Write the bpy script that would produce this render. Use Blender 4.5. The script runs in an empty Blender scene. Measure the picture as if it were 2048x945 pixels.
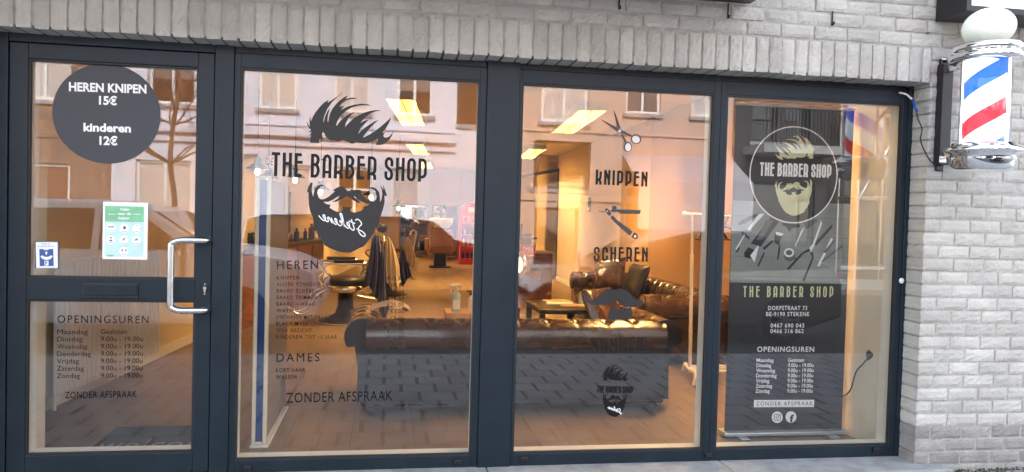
import bpy, bmesh, math, random
from mathutils import Vector, Matrix, noise
from mathutils.geometry import tessellate_polygon
random.seed(7)
D = bpy.data
SC = bpy.context.scene
COL = SC.collection
PI = math.pi
rad = math.radians

# ------------------------------------------------------------------ camera, sky, sun, exposure
CAM = Vector((0, -4.163, 1.5)); FPX = 1536.0
yaw, pitch, roll = rad(9.24), rad(-1.62), rad(1.57)
fw = Vector((math.sin(yaw)*math.cos(pitch), math.cos(yaw)*math.cos(pitch), math.sin(pitch)))
rt0 = Vector((math.cos(yaw), -math.sin(yaw), 0)); up0 = rt0.cross(fw)
rt = math.cos(roll)*rt0 + math.sin(roll)*up0
up = -math.sin(roll)*rt0 + math.cos(roll)*up0
cam = D.cameras.new('camera'); co = D.objects.new('camera', cam); COL.objects.link(co)
cam.sensor_width = 36; cam.sensor_fit = 'HORIZONTAL'; cam.lens = FPX/2048*36
cam.clip_start = .05; cam.clip_end = 500
co.matrix_world = Matrix(((rt.x, up.x, -fw.x, CAM.x), (rt.y, up.y, -fw.y, CAM.y), (rt.z, up.z, -fw.z, CAM.z), (0, 0, 0, 1)))
SC.camera = co

SUN_EL = rad(32)
w = D.worlds.new('World'); SC.world = w; w.use_nodes = True
nt = w.node_tree
sky = nt.nodes.new('ShaderNodeTexSky'); sky.sky_type = 'NISHITA'; sky.sun_disc = False
sky.sun_elevation = SUN_EL; sky.sun_rotation = rad(0); sky.air_density = 1.0; sky.dust_density = 1.0; sky.ozone_density = 1.0
bg = nt.nodes['Background']; bg.inputs['Strength'].default_value = .15
hs = nt.nodes.new('ShaderNodeHueSaturation'); hs.inputs['Saturation'].default_value = .38   # thin overcast
nt.links.new(sky.outputs[0], hs.inputs['Color']); nt.links.new(hs.outputs[0], bg.inputs['Color'])
sl = D.lights.new('sun', 'SUN'); sl.energy = 1.5; sl.angle = rad(10); sl.color = (1, .95, .93)
so = D.objects.new('sun', sl); COL.objects.link(so)
so.rotation_euler = (-(PI/2 - SUN_EL), 0, 0)          # the sun stands behind the shop, over its roof
so.location = (0, 10, 12)
SC.view_settings.view_transform = 'Standard'; SC.view_settings.look = 'None'
SC.view_settings.exposure = 2.95; SC.view_settings.gamma = 1
SC.render.engine = 'CYCLES'
cy = SC.cycles
cy.use_denoising = True; cy.max_bounces = 10; cy.diffuse_bounces = 5; cy.glossy_bounces = 5
cy.transparent_max_bounces = 24; cy.transmission_bounces = 6; cy.sample_clamp_indirect = 6
cy.caustics_reflective = False; cy.caustics_refractive = False


def ray(px, py):
    return fw + (px-1024)/FPX*rt - (py-472.5)/FPX*up


def at(px, py, y=0.0):                 # the point of the plane y = const seen at a pixel of the photograph
    d = ray(px, py); t = (y-CAM.y)/d.y
    return CAM + t*d


def flr(px, py, z=0.1):
    d = ray(px, py); t = (z-CAM.z)/d.z
    return CAM + t*d


# ------------------------------------------------------------------ materials
def mat(name, col, rough=.5, metal=0, noise_amt=0, noise_scale=8, bump=0, bump_scale=60, coat=0, spec=None, island=0, emit=None, estr=0, sheen=0):
    m = D.materials.new(name); m.use_nodes = True
    n = m.node_tree.nodes; l = m.node_tree.links
    p = n['Principled BSDF']
    c4 = (*col, 1)
    p.inputs['Base Color'].default_value = c4
    p.inputs['Roughness'].default_value = rough; p.inputs['Metallic'].default_value = metal
    if coat: p.inputs['Coat Weight'].default_value = coat; p.inputs['Coat Roughness'].default_value = .15
    if spec is not None: p.inputs['Specular IOR Level'].default_value = spec
    if sheen: p.inputs['Sheen Weight'].default_value = sheen
    if emit: p.inputs['Emission Color'].default_value = (*emit, 1); p.inputs['Emission Strength'].default_value = estr
    last = None
    tc = None
    if noise_amt or bump: tc = n.new('ShaderNodeTexCoord')
    if noise_amt:
        t = n.new('ShaderNodeTexNoise'); t.inputs['Scale'].default_value = noise_scale; t.inputs['Detail'].default_value = 6
        l.new(tc.outputs['Object'], t.inputs['Vector'])
        r = n.new('ShaderNodeMapRange'); r.inputs[1].default_value = .25; r.inputs[2].default_value = .75
        r.inputs[3].default_value = 1-noise_amt; r.inputs[4].default_value = 1+noise_amt
        l.new(t.outputs['Fac'], r.inputs[0]); last = r.outputs[0]
        rr = n.new('ShaderNodeMapRange'); rr.inputs[3].default_value = max(.02, rough-.12); rr.inputs[4].default_value = min(1, rough+.12)
        l.new(t.outputs['Fac'], rr.inputs[0]); l.new(rr.outputs[0], p.inputs['Roughness'])
    if island:
        g = n.new('ShaderNodeNewGeometry')
        r = n.new('ShaderNodeMapRange'); r.inputs[3].default_value = 1-island; r.inputs[4].default_value = 1+island
        l.new(g.outputs['Random Per Island'], r.inputs[0])
        if last:
            mu = n.new('ShaderNodeMath'); mu.operation = 'MULTIPLY'; l.new(last, mu.inputs[0]); l.new(r.outputs[0], mu.inputs[1]); last = mu.outputs[0]
        else: last = r.outputs[0]
    if last:
        mx = n.new('ShaderNodeVectorMath'); mx.operation = 'SCALE'; mx.inputs[0].default_value = col
        l.new(last, mx.inputs['Scale']); l.new(mx.outputs[0], p.inputs['Base Color'])
    if bump:
        t2 = n.new('ShaderNodeTexNoise'); t2.inputs['Scale'].default_value = bump_scale; t2.inputs['Detail'].default_value = 5
        l.new(tc.outputs['Object'], t2.inputs['Vector'])
        b = n.new('ShaderNodeBump'); b.inputs['Strength'].default_value = bump; b.inputs['Distance'].default_value = .01
        l.new(t2.outputs['Fac'], b.inputs['Height']); l.new(b.outputs[0], p.inputs['Normal'])
    return m


def brick_mat(name, c1, c2, cm, bw, bh, ms, offset=.5, rough=.8, rot=None, bump=.4, rowoff=2, scl=None):
    m = D.materials.new(name); m.use_nodes = True
    n = m.node_tree.nodes; l = m.node_tree.links; p = n['Principled BSDF']
    tc = n.new('ShaderNodeTexCoord'); mp = n.new('ShaderNodeMapping')
    if rot: mp.inputs['Rotation'].default_value = rot
    if scl: mp.inputs['Scale'].default_value = scl
    b = n.new('ShaderNodeTexBrick'); b.offset = offset; b.offset_frequency = rowoff
    for k, v in (('Color1', (*c1, 1)), ('Color2', (*c2, 1)), ('Mortar', (*cm, 1)), ('Scale', 1), ('Mortar Size', ms), ('Mortar Smooth', .15), ('Brick Width', bw), ('Row Height', bh)):
        b.inputs[k].default_value = v
    l.new(tc.outputs['Object'], mp.inputs[0]); l.new(mp.outputs[0], b.inputs['Vector'])
    t = n.new('ShaderNodeTexNoise'); t.inputs['Scale'].default_value = 3; t.inputs['Detail'].default_value = 8
    l.new(tc.outputs['Object'], t.inputs['Vector'])
    r = n.new('ShaderNodeMapRange'); r.inputs[1].default_value = .3; r.inputs[2].default_value = .7; r.inputs[3].default_value = .8; r.inputs[4].default_value = 1.15
    l.new(t.outputs['Fac'], r.inputs[0])
    mx = n.new('ShaderNodeVectorMath'); mx.operation = 'SCALE'
    l.new(b.outputs['Color'], mx.inputs[0]); l.new(r.outputs[0], mx.inputs['Scale']); l.new(mx.outputs[0], p.inputs['Base Color'])
    p.inputs['Roughness'].default_value = rough
    bu = n.new('ShaderNodeBump'); bu.inputs['Strength'].default_value = bump; bu.inputs['Distance'].default_value = .01; bu.invert = True
    l.new(b.outputs['Fac'], bu.inputs['Height']); l.new(bu.outputs[0], p.inputs['Normal'])
    return m


def glass_mat(name, tint, r0, power=4.0):
    m = D.materials.new(name); m.use_nodes = True
    n = m.node_tree.nodes; l = m.node_tree.links; n.remove(n['Principled BSDF'])
    out = n['Material Output']
    tr = n.new('ShaderNodeBsdfTransparent'); tr.inputs[0].default_value = (*tint, 1)
    gl = n.new('ShaderNodeBsdfGlossy'); gl.inputs['Roughness'].default_value = 0.0; gl.inputs[0].default_value = (.95, .97, 1, 1)
    lw = n.new('ShaderNodeLayerWeight'); lw.inputs[0].default_value = .5
    pw = n.new('ShaderNodeMath'); pw.operation = 'POWER'; pw.inputs[1].default_value = power; l.new(lw.outputs['Facing'], pw.inputs[0])
    mr = n.new('ShaderNodeMapRange'); mr.inputs[3].default_value = r0; mr.inputs[4].default_value = 1; l.new(pw.outputs[0], mr.inputs[0])
    # very slight waviness of the float glass
    tc = n.new('ShaderNodeTexCoord'); t = n.new('ShaderNodeTexNoise'); t.inputs['Scale'].default_value = 1.6; t.inputs['Detail'].default_value = 1
    l.new(tc.outputs['Object'], t.inputs['Vector'])
    b = n.new('ShaderNodeBump'); b.inputs['Strength'].default_value = .022; b.inputs['Distance'].default_value = .01
    l.new(t.outputs['Fac'], b.inputs['Height']); l.new(b.outputs[0], gl.inputs['Normal'])
    ms = n.new('ShaderNodeMixShader'); l.new(mr.outputs[0], ms.inputs[0]); l.new(tr.outputs[0], ms.inputs[1]); l.new(gl.outputs[0], ms.inputs[2])
    l.new(ms.outputs[0], out.inputs[0])
    return m


def wood_mat(name, c1, c2, plank=.19, length=1.3, rough=.4):
    m = brick_mat(name, c1, c2, tuple(x*.65 for x in c1), length, plank, .003, .37, rough, bump=.15, rot=(0, 0, PI/2))
    return m


M = {}
M['frame'] = mat('anthracite_aluminium', (.0102, .0190, .0275), .42, 0, .18, 7, .05, 260, spec=.28)
M['gasket'] = mat('rubber_gasket', (.012, .012, .014), .6)
M['frame_in'] = mat('cream_inner_frame', (.72, .70, .62), .45, 0, .05, 4)
M['brick'] = mat('painted_grey_brick', (.485, .47, .43), .85, 0, .15, 5, .6, 55, island=.11)
M['plinthb'] = mat('weathered_plinth_brick', (.30, .285, .27), .9, 0, .25, 7, .6, 60, island=.15)
M['mortar'] = mat('grey_mortar', (.44, .43, .39), .95, 0, .15, 20, .8, 90)
M['soffit'] = mat('shaded_soffit_board', (.10, .105, .10), .9, 0, .25, 6)  # shade under the lintel is put into this colour
M['wall_up'] = brick_mat('upper_brick', (.46, .445, .425), (.41, .40, .38), (.33, .325, .3), .2, .077, .012, rot=(PI/2, 0, 0))
M['bluestone'] = mat('blue_stone', (.30, .315, .325), .7, 0, .28, 9, .5, 60)
M['glass'] = glass_mat('shop_glass', (.965, .97, .96), .068)
M['black'] = mat('black_vinyl', (.008, .0085, .009), .5, spec=.2)
M['vinyl_grey'] = mat('charcoal_vinyl', (.026, .025, .025), .5, spec=.3)
M['etch'] = mat('frosted_grey_vinyl', (.034, .036, .04), .5)
M['cream_vinyl'] = mat('cream_vinyl', (.8, .62, .34), .6)
M['white'] = mat('white_print', (.85, .85, .85), .5)
M['paper'] = mat('white_paper', (.82, .84, .84), .6, 0, .03, 10)
M['silverv'] = mat('silver_dot_vinyl', (.62, .58, .55), .4, .2)
M['steel'] = mat('brushed_steel', (.62, .62, .62), .24, 1, .06, 30)
M['chrome'] = mat('chrome', (.86, .87, .88), .05, 1)
M['goldchrome'] = mat('warm_chrome', (.85, .78, .66), .12, 1)
M['blackmetal'] = mat('black_metal', (.012, .012, .013), .35, 0, .1, 20)
M['floor'] = wood_mat('brown_laminate', (.175, .12, .08), (.205, .145, .10))
M['ceiling'] = mat('ceiling_paint', (.78, .72, .62), .8, 0, .03, 3)
M['cream'] = mat('cream_wall_paint', (.76, .66, .48), .75, 0, .04, 2, .05, 80)
M['orange'] = mat('tan_wall_shade', (.52, .34, .17), .75, 0, .06, 2, .05, 80)  # weaker lamp light on the angled wall stretch, put into the colour
M['brownw'] = mat('brown_wall_shade', (.40, .24, .13), .75, 0, .06, 2, .05, 80)  # shade of the grazing-lit right wall, put into the colour
M['whitepaint'] = mat('white_paint', (.78, .77, .73), .5, 0, .03, 5)
M['leather'] = mat('brown_leather', (.060, .026, .012), .27, 0, .14, 6, .04, 160, coat=.6, spec=.6)
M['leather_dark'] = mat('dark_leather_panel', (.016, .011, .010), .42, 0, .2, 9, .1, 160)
M['tanleather'] = mat('tan_leather', (.36, .17, .065), .4, 0, .12, 9, .08, 150)
M['darkwood'] = mat('espresso_wood', (.018, .012, .010), .35, 0, .2, 12)
M['redwood'] = mat('red_brown_wood', (.17, .065, .035), .4, 0, .25, 10, .1, 50)
M['lightwood'] = mat('light_wood', (.55, .36, .18), .5, 0, .12, 14)
M['mirror'] = mat('mirror', (.28, .28, .27), .02, 1)
M['blueplastic'] = mat('blue_strip', (.012, .045, .17), .3, 0, .05, 4)
M['greypanel'] = mat('grey_panel', (.24, .19, .14), .55, 0, .06, 3)
M['red'] = mat('red_paint', (.55, .03, .045), .35, 0, .05, 6)
M['navy'] = mat('navy_cloth', (.012, .022, .12), .8, 0, .2, 10, .2, 120, sheen=.2)
M['creamcloth'] = mat('cream_cloth', (.62, .52, .36), .85, 0, .1, 10, .2, 120)
M['whiteplastic'] = mat('white_plastic', (.8, .8, .78), .35)
M['skyplastic'] = mat('pale_blue_liquid', (.45, .62, .75), .15)
M['mat_grey'] = mat('grey_door_mat', (.085, .085, .085), .95, 0, .3, 60, .6, 300)
M['lamp'] = mat('fluorescent_louvre', (.8, .7, .5), .4, emit=(1, .60, .225), estr=45)
M['louvre'] = mat('yellowed_louvre', (.26, .19, .085), .5)
M['bulb'] = mat('warm_bulb', (1, .8, .5), .3, emit=(1, .55, .18), estr=9)
M['banner'] = mat('banner_black', (.012, .012, .014), .45, 0, .1, 4)
M['alu'] = mat('banner_aluminium', (.55, .58, .58), .4, .7, .05, 20)
M['bannergold'] = mat('banner_pale_gold', (.60, .60, .36), .6, 0, .05, 8)
M['pave'] = brick_mat('concrete_pavers', (.31, .315, .325), (.36, .365, .37), (.12, .12, .12), .28, .70, .016, .5, .85, bump=.6, scl=(1, 2.5, 1))
M['asphalt'] = mat('asphalt', (.055, .055, .057), .9, 0, .2, 4, .6, 120)
M['kerb'] = mat('kerb_concrete', (.30, .30, .29), .85, 0, .15, 8, .3, 60)
M['moss'] = mat('green_moss', (.045, .065, .02), 1, 0, .5, 30, 1, 60)
M['fac_white'] = mat('pale_white_render', (.65, .67, .74), .8, 0, .06, 1.5, .1, 30)
M['fac_pink'] = mat('pink_beige_render', (.50, .38, .31), .8, 0, .08, 1.5, .1, 30)
M['fac_brick'] = brick_mat('brown_brick_facade', (.20, .10, .06), (.26, .13, .075), (.22, .2, .18), .2, .077, .012, rot=(PI/2, 0, 0))
M['fac_dark'] = mat('dark_cladding', (.035, .034, .036), .6, 0, .15, 3)
M['win_dark'] = mat('far_window_glass', (.02, .022, .026), .03, 0, spec=.8)
M['curtain'] = mat('net_curtain', (.55, .5, .46), .9, 0, .15, 6)
M['shutter'] = brick_mat('shutter_slats', (.6, .56, .55), (.57, .53, .52), (.3, .28, .28), 4, .06, .012, 0, .6, rot=(PI/2, 0, 0))
M['tile'] = mat('roof_tiles', (.12, .065, .05), .8, 0, .2, 8)
M['carwhite'] = mat('white_car_paint', (.84, .84, .85), .25, 0, coat=.6)
M['cargrey'] = mat('dark_grey_car_paint', (.03, .031, .034), .22, .3, coat=1)
M['carglass'] = mat('car_glass', (.012, .014, .016), .03, 0, spec=.7)
M['rim'] = mat('dull_alloy', (.16, .16, .165), .5, .3)
M['tyre'] = mat('tyre_rubber', (.02, .02, .02), .85)
M['bark'] = mat('bark', (.10, .075, .055), .9, 0, .3, 12, .8, 40)
M['awning'] = mat('grey_awning', (.42, .40, .42), .8, 0, .06, 4)
M['signface'] = mat('sign_white_face', (.75, .8, .76), .4, emit=(.75, 1, .85), estr=.1)
M['signblack'] = mat('sign_black_case', (.012, .013, .014), .45, 0, .1, 8)
M['pglass'] = mat('globe_opal_glass', (.85, .87, .82), .18, 0, emit=(.85, 1, .82), estr=.025)


def stripe_mat():
    m = D.materials.new('barber_stripes'); m.use_nodes = True
    n = m.node_tree.nodes; l = m.node_tree.links; p = n['Principled BSDF']
    tc = n.new('ShaderNodeTexCoord'); sx = n.new('ShaderNodeSeparateXYZ'); l.new(tc.outputs['Object'], sx.inputs[0])
    a = n.new('ShaderNodeMath'); a.operation = 'ARCTAN2'; l.new(sx.outputs['Y'], a.inputs[0]); l.new(sx.outputs['X'], a.inputs[1])
    b = n.new('ShaderNodeMath'); b.operation = 'MULTIPLY'; b.inputs[1].default_value = 1/(2*PI); l.new(a.outputs[0], b.inputs[0])
    c = n.new('ShaderNodeMath'); c.operation = 'MULTIPLY_ADD'; c.inputs[1].default_value = -1/.42; l.new(sx.outputs['Z'], c.inputs[0]); l.new(b.outputs[0], c.inputs[2])
    ad = n.new('ShaderNodeMath'); ad.operation = 'ADD'; ad.inputs[1].default_value = 10.03; l.new(c.outputs[0], ad.inputs[0])
    f = n.new('ShaderNodeMath'); f.operation = 'FRACT'; l.new(ad.outputs[0], f.inputs[0])
    cr = n.new('ShaderNodeValToRGB'); cr.color_ramp.interpolation = 'CONSTANT'
    e = cr.color_ramp.elements
    W = (.72, .84, .92, 1); e[0].color = W; e[0].position = 0
    e[1].position = .23; e[1].color = (.02, .10, .75, 1)
    for pos, colr in ((.45, W), (.74, (.80, .035, .05, 1)), (.95, W)):
        k = e.new(pos); k.color = colr
    l.new(f.outputs[0], cr.inputs[0]); l.new(cr.outputs[0], p.inputs['Base Color']); l.new(cr.outputs[0], p.inputs['Emission Color'])
    p.inputs['Emission Strength'].default_value = .28; p.inputs['Roughness'].default_value = .15
    return m


M['stripes'] = stripe_mat()


# ------------------------------------------------------------------ object helpers
def tag(o, label=None, cat=None, group=None, kind=None):
    if label: o['label'] = label
    if cat: o['category'] = cat
    if group: o['group'] = group
    if kind: o['kind'] = kind
    return o


def thing(name, label, cat, loc=(0, 0, 0), rz=0, group=None):
    o = D.objects.new(name, None); COL.objects.link(o); o.location = loc; o.rotation_euler = (0, 0, rz)
    o.empty_display_size = .1
    return tag(o, label, cat, group)


def origin_of(o):
    v = Vector((0, 0, 0))
    while o is not None: v += Vector(o.location); o = o.parent
    return v


class MB:
    def __init__(s, xf=None): s.v = []; s.f = []; s.xf = xf; s.smooth = []
    def add(s, vs, fs, smooth=False):
        b = len(s.v)
        s.v += [(s.xf @ Vector(p)) if s.xf else Vector(p) for p in vs]
        s.f += [tuple(b+i for i in f) for f in fs]; s.smooth += [smooth]*len(fs)
        return s
    def box(s, x0, x1, y0, y1, z0, z1):
        return s.add([(x0,y0,z0),(x1,y0,z0),(x1,y1,z0),(x0,y1,z0),(x0,y0,z1),(x1,y0,z1),(x1,y1,z1),(x0,y1,z1)],
                     [(0,3,2,1),(4,5,6,7),(0,1,5,4),(1,2,6,5),(2,3,7,6),(3,0,4,7)])
    def hexa(s, p):   # 8 corners, order as box
        return s.add(p, [(0,3,2,1),(4,5,6,7),(0,1,5,4),(1,2,6,5),(2,3,7,6),(3,0,4,7)])
    def quad(s, a, b, c, d): return s.add([a,b,c,d], [(0,1,2,3)])
    def ring(s, x0, x1, z0, z1, t, y0, y1):      # rectangular frame: outer rectangle, bar width t=(l,r,b,t)
        l, r, b, tt = t
        s.box(x0, x0+l, y0, y1, z0, z1); s.box(x1-r, x1, y0, y1, z0, z1)
        s.box(x0+l, x1-r, y0, y1, z0, z0+b); s.box(x0+l, x1-r, y0, y1, z1-tt, z1); return s
    def tube(s, path, r, n=10, closed=False, cap=True):
        P = [Vector(p) for p in path]; R = r if isinstance(r, (list, tuple)) else [r]*len(P)
        vs = []; fs = []; N = len(P)
        prev = None
        for i, p in enumerate(P):
            if closed: t = (P[(i+1) % N]-P[i-1])
            else: t = (P[min(i+1, N-1)]-P[max(i-1, 0)])
            t.normalize()
            if prev is None:
                a = Vector((0, 0, 1)) if abs(t.z) < .9 else Vector((1, 0, 0))
                u = t.cross(a).normalized()
            else: u = (prev - t*prev.dot(t)); u = u.normalized() if u.length > 1e-6 else t.orthogonal().normalized()
            prev = u; v = t.cross(u)
            for k in range(n):
                a = 2*PI*k/n; vs.append(p+R[i]*(math.cos(a)*u+math.sin(a)*v))
        for i in range(N if closed else N-1):
            for k in range(n):
                a = i*n+k; b = i*n+(k+1) % n; j = ((i+1) % N)*n
                fs.append((a, b, j+(k+1) % n, j+k))
        s.add(vs, fs, True)
        if cap and not closed:
            s.add(vs[:n], [tuple(range(n-1, -1, -1))]); s.add(vs[-n:], [tuple(range(n))])
        return s
    def cyl(s, a, b, r0, r1=None, n=20):
        return s.tube([a, b], [r0, r0 if r1 is None else r1], n)
    def lathe(s, c, prof, n=28, axis=None):      # profile of (r, h) round a vertical (or given) axis
        c = Vector(c); vs = []; fs = []
        ax = Vector(axis).normalized() if axis else Vector((0, 0, 1))
        u = ax.orthogonal().normalized() if axis else Vector((1, 0, 0)); v = ax.cross(u)
        for (r, h) in prof:
            for k in range(n):
                a = 2*PI*k/n; vs.append(c+ax*h+r*(math.cos(a)*u+math.sin(a)*v))
        m = len(prof)
        for i in range(m-1):
            for k in range(n):
                fs.append((i*n+k, i*n+(k+1) % n, (i+1)*n+(k+1) % n, (i+1)*n+k))
        if prof[0][0] > 1e-4: fs.append(tuple(range(n-1, -1, -1)))
        if prof[-1][0] > 1e-4: fs.append(tuple(range((m-1)*n, m*n)))
        return s.add(vs, fs, True)
    def prism_y(s, poly, y0, y1):                # polygon of (x, z) pushed along y
        n = len(poly)
        vs = [(x, y0, z) for x, z in poly]+[(x, y1, z) for x, z in poly]
        fs = [(i, (i+1) % n, n+(i+1) % n, n+i) for i in range(n)]
        for t in tessellate_polygon([[Vector((x, z, 0)) for x, z in poly]]):
            fs.append((t[0], t[1], t[2])); fs.append((n+t[2], n+t[1], n+t[0]))
        return s.add(vs, fs)
    def grid(s, nu, nv, fn, smooth=True, closed_u=False):
        vs = [fn(i/(nu if closed_u else nu-1), j/(nv-1)) for j in range(nv) for i in range(nu)]
        fs = []
        for j in range(nv-1):
            for i in range(nu if closed_u else nu-1):
                fs.append((j*nu+i, j*nu+(i+1) % nu, (j+1)*nu+(i+1) % nu, (j+1)*nu+i))
        return s.add(vs, fs, smooth)
    # flat artwork on a plane y = const, facing -y
    def flat(s, polys, y):                        # polys: outer ring + holes, of (x, z)
        rings = [[Vector((x, z, 0)) for x, z in p] for p in polys]
        allp = [q for r_ in rings for q in r_]
        b = []
        for t in tessellate_polygon(rings):
            a_, b_, c_ = (allp[i] for i in t)
            if (b_-a_).cross(c_-a_).z < 0: t = (t[0], t[2], t[1])
            b.append(tuple(t))
        return s.add([(q.x, y, q.y) for q in allp], b)
    def build(s, name, m, parent=None, bevel=0, seg=2, world=True, recalc=True, autosmooth=False):
        me = D.meshes.new(name)
        o = D.objects.new(name, me); COL.objects.link(o)
        off = origin_of(parent) if (parent and world) else Vector((0, 0, 0))
        me.from_pydata([tuple(p-off) for p in s.v], [], s.f)
        for p, sm in zip(me.polygons, s.smooth): p.use_smooth = sm
        if recalc:
            bm = bmesh.new(); bm.from_mesh(me); bmesh.ops.recalc_face_normals(bm, faces=bm.faces); bm.to_mesh(me); bm.free()
        me.materials.append(m)
        if parent: o.parent = parent
        if bevel:
            md = o.modifiers.new('bevel', 'BEVEL'); md.width = bevel; md.segments = seg; md.limit_method = 'ANGLE'; md.angle_limit = rad(40)
        return o


def catmull(pts, n=6, closed=False):
    P = [Vector(p) for p in pts]; out = []; N = len(P)
    for i in range(N if closed else N-1):
        p0 = P[(i-1) % N] if (closed or i > 0) else P[0]; p1 = P[i]; p2 = P[(i+1) % N]
        p3 = P[(i+2) % N] if (closed or i+2 < N) else P[-1]
        for k in range(n):
            t = k/n
            out.append(.5*((2*p1)+(p2-p0)*t+(2*p0-5*p1+4*p2-p3)*t*t+(3*p1-p0-3*p2+p3)*t**3))
    if not closed: out.append(P[-1])
    return out


def ribbon(mb, pts, th, y, closed=False):         # a stroke of constant width on the plane y
    P = [Vector((p[0], p[1])) for p in pts]; N = len(P); L = []; R_ = []
    for i in range(N):
        if closed: a, b = P[i]-P[i-1], P[(i+1) % N]-P[i]
        else:
            a = P[i]-P[i-1] if i > 0 else P[1]-P[0]; b = P[i+1]-P[i] if i < N-1 else P[-1]-P[-2]
        a = a.normalized(); b = b.normalized()
        na = Vector((-a.y, a.x)); nb = Vector((-b.y, b.x)); m = (na+nb)
        m = m.normalized() if m.length > 1e-5 else na
        k = th/2/max(.5, m.dot(na))
        L.append(P[i]+m*k); R_.append(P[i]-m*k)
    vs = [(q.x, y, q.y) for q in L]+[(q.x, y, q.y) for q in R_]
    fs = [(N+i, N+(i+1) % N, (i+1) % N, i) for i in range(N if closed else N-1)]
    mb.add(vs, fs)


# ---- built-in lettering
_cap = {}
def glyphs(body, spacing=1.0, bold=0.0):
    cu = D.curves.new('text', 'FONT'); cu.body = body; cu.space_character = spacing; cu.offset = bold; cu.resolution_u = 3
    ob = D.objects.new('text', cu); COL.objects.link(ob)
    dg = bpy.context.evaluated_depsgraph_get(); me = D.meshes.new_from_object(ob.evaluated_get(dg))
    vs = [v.co.copy() for v in me.vertices]; fs = [tuple(p.vertices) for p in me.polygons]
    D.objects.remove(ob); D.curves.remove(cu); D.meshes.remove(me)
    return vs, fs


def text(mb, body, p0, p1, cap, y, spacing=1.0, bold=0.0, center=False, flip=False):
    # baseline from p0 to p1 (world points on plane y), capital height in metres
    if 'H' not in _cap:
        v, f = glyphs('H'); _cap['H'] = max(q.y for q in v)
    vs, fs = glyphs(body, spacing, bold)
    x0 = min(v.x for v in vs); x1 = max(v.x for v in vs)
    a = Vector((p0[0], p0[2])); b = Vector((p1[0], p1[2])); d = b-a; L = d.length; d.normalize(); n = Vector((-d.y, d.x))
    sx = L/(x1-x0); sy = cap/_cap['H']
    out = []
    for v in vs:
        u = (v.x-x0)*sx
        q = a+d*u+n*(v.y*sy); out.append((q.x, y, q.y))
    mb.add(out, fs)


def textpx(mb, body, xa, ya, xb, yb, capx, y=0.0, lift=.002, spacing=1.0, bold=0.0):
    p0 = at(xa, ya, y); p1 = at(xb, yb, y); c = (at(xa, ya, y)-at(xa, ya-capx, y)).length
    text(mb, body, p0, p1, c, y-lift, spacing, bold)


# ---- deco stroke capitals
def _arc(cx, cy, rx, ry, a0, a1, n=6):
    return [(cx+rx*math.cos(rad(a0+(a1-a0)*i/n)), cy+ry*math.sin(rad(a0+(a1-a0)*i/n))) for i in range(n+1)]
DECO = {
 'T': (.85, [[(0,1),(1,1)], [(.5,.99),(.5,0)]]),
 'H': (1, [[(0,0),(0,1)], [(1,0),(1,1)], [(0,.56),(1,.56)]]),
 'E': (.85, [[(0,0),(0,1)], [(0,1),(.8,1)], [(0,.64),(1,.64)], [(0,0),(.85,0)]]),
 'B': (1, [[(0,0),(0,1)], [(0,1),(.45,1)]+_arc(.45,.78,.5,.22,80,-60)+[(.6,.56)], [(.3,.56),(.5,.56)]+_arc(.45,.28,.55,.28,70,-80)+[(.4,0),(0,0)]]),
 'A': (1, [[(0,0),(0,.78)]+_arc(.5,.78,.5,.22,180,0,10)+[(1,0)], [(0,.22),(1,.22)]]),
 'R': (1, [[(0,0),(0,1)], [(0,1),(.4,1)]+_arc(.4,.8,.6,.2,80,0)+_arc(.4,.42,.6,.2,0,-90)+[(0,.22)], [(.55,.24),(.95,.14),(1,0)]]),
 'S': (1, [[(1,.7),(1,.8)]+_arc(.5,.82,.5,.18,0,180,10)+[(0,.72),(.12,.6),(.88,.4),(1,.28)]+_arc(.5,.18,.5,.18,0,-180,10)+[(0,.3)]]),
 'O': (1, ['loop', _arc(.5,.8,.5,.2,0,180,10)+_arc(.5,.2,.5,.2,180,360,10)]),
 'P': (1, [[(0,0),(0,1)], [(0,1),(.4,1)]+_arc(.4,.8,.6,.2,80,0)+_arc(.4,.36,.6,.2,0,-90)+[(0,.16)]]),
 'K': (1, [[(0,0),(0,1)], [(0,.3),(.5,.3),(.9,.42),(1,.86)], [(.5,.3),(.9,.18),(1,0)]]),
 'N': (1, [[(0,0),(0,1)], [(1,0),(1,1)], [(.05,.97),(.95,.3)]]),
 'I': (.0, [[(0,0),(0,1)]]),
 'C': (1, [[(1,.7),(1,.8)]+_arc(.5,.82,.5,.18,0,180,10)+_arc(.5,.18,.5,.18,180,360,10)+[(1,.3)]]),
 'M': (1.35, [[(0,0),(0,1)], [(1,0),(1,1)], [(.04,.97),(.5,.35),(.96,.97)]]),
}


def deco(mb, s_, p0, p1, cap, y, lw=.30, th=.125, gap=.17, space=.3):
    a = Vector((p0[0], p0[2])); b = Vector((p1[0], p1[2])); d = b-a; L = d.length; d.normalize(); n = Vector((-d.y, d.x))
    x = 0; runs = []
    for ch in s_:
        if ch == ' ': x += space; continue
        wch, strokes = DECO[ch]; wd = wch*lw
        runs.append((x+th/2, wd, strokes)); x += wd+th+gap
    tot = x-gap; sx = L/tot; k = 0
    for x0, wd, strokes in runs:
        loop = strokes[0] == 'loop'
        for st in (strokes[1:] if loop else strokes):
            pts = []
            for (u, v) in st:
                X = (x0+u*wd)*sx; Z = (th/2+v*(1-th))*cap
                q = a+d*X+n*Z; pts.append((q.x, q.y))
            # butt ends reach the cap lines
            if not loop:
                for e, f_ in ((0, 1), (-1, -2)):
                    q, q2 = Vector(pts[e]), Vector(pts[f_]); dd = (q-q2).normalized()
                    pts[e] = tuple(q+dd*th/2*cap*.98)
            k += 1
            ribbon(mb, pts, th*cap, y-.00012*(k % 4), loop)


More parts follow.
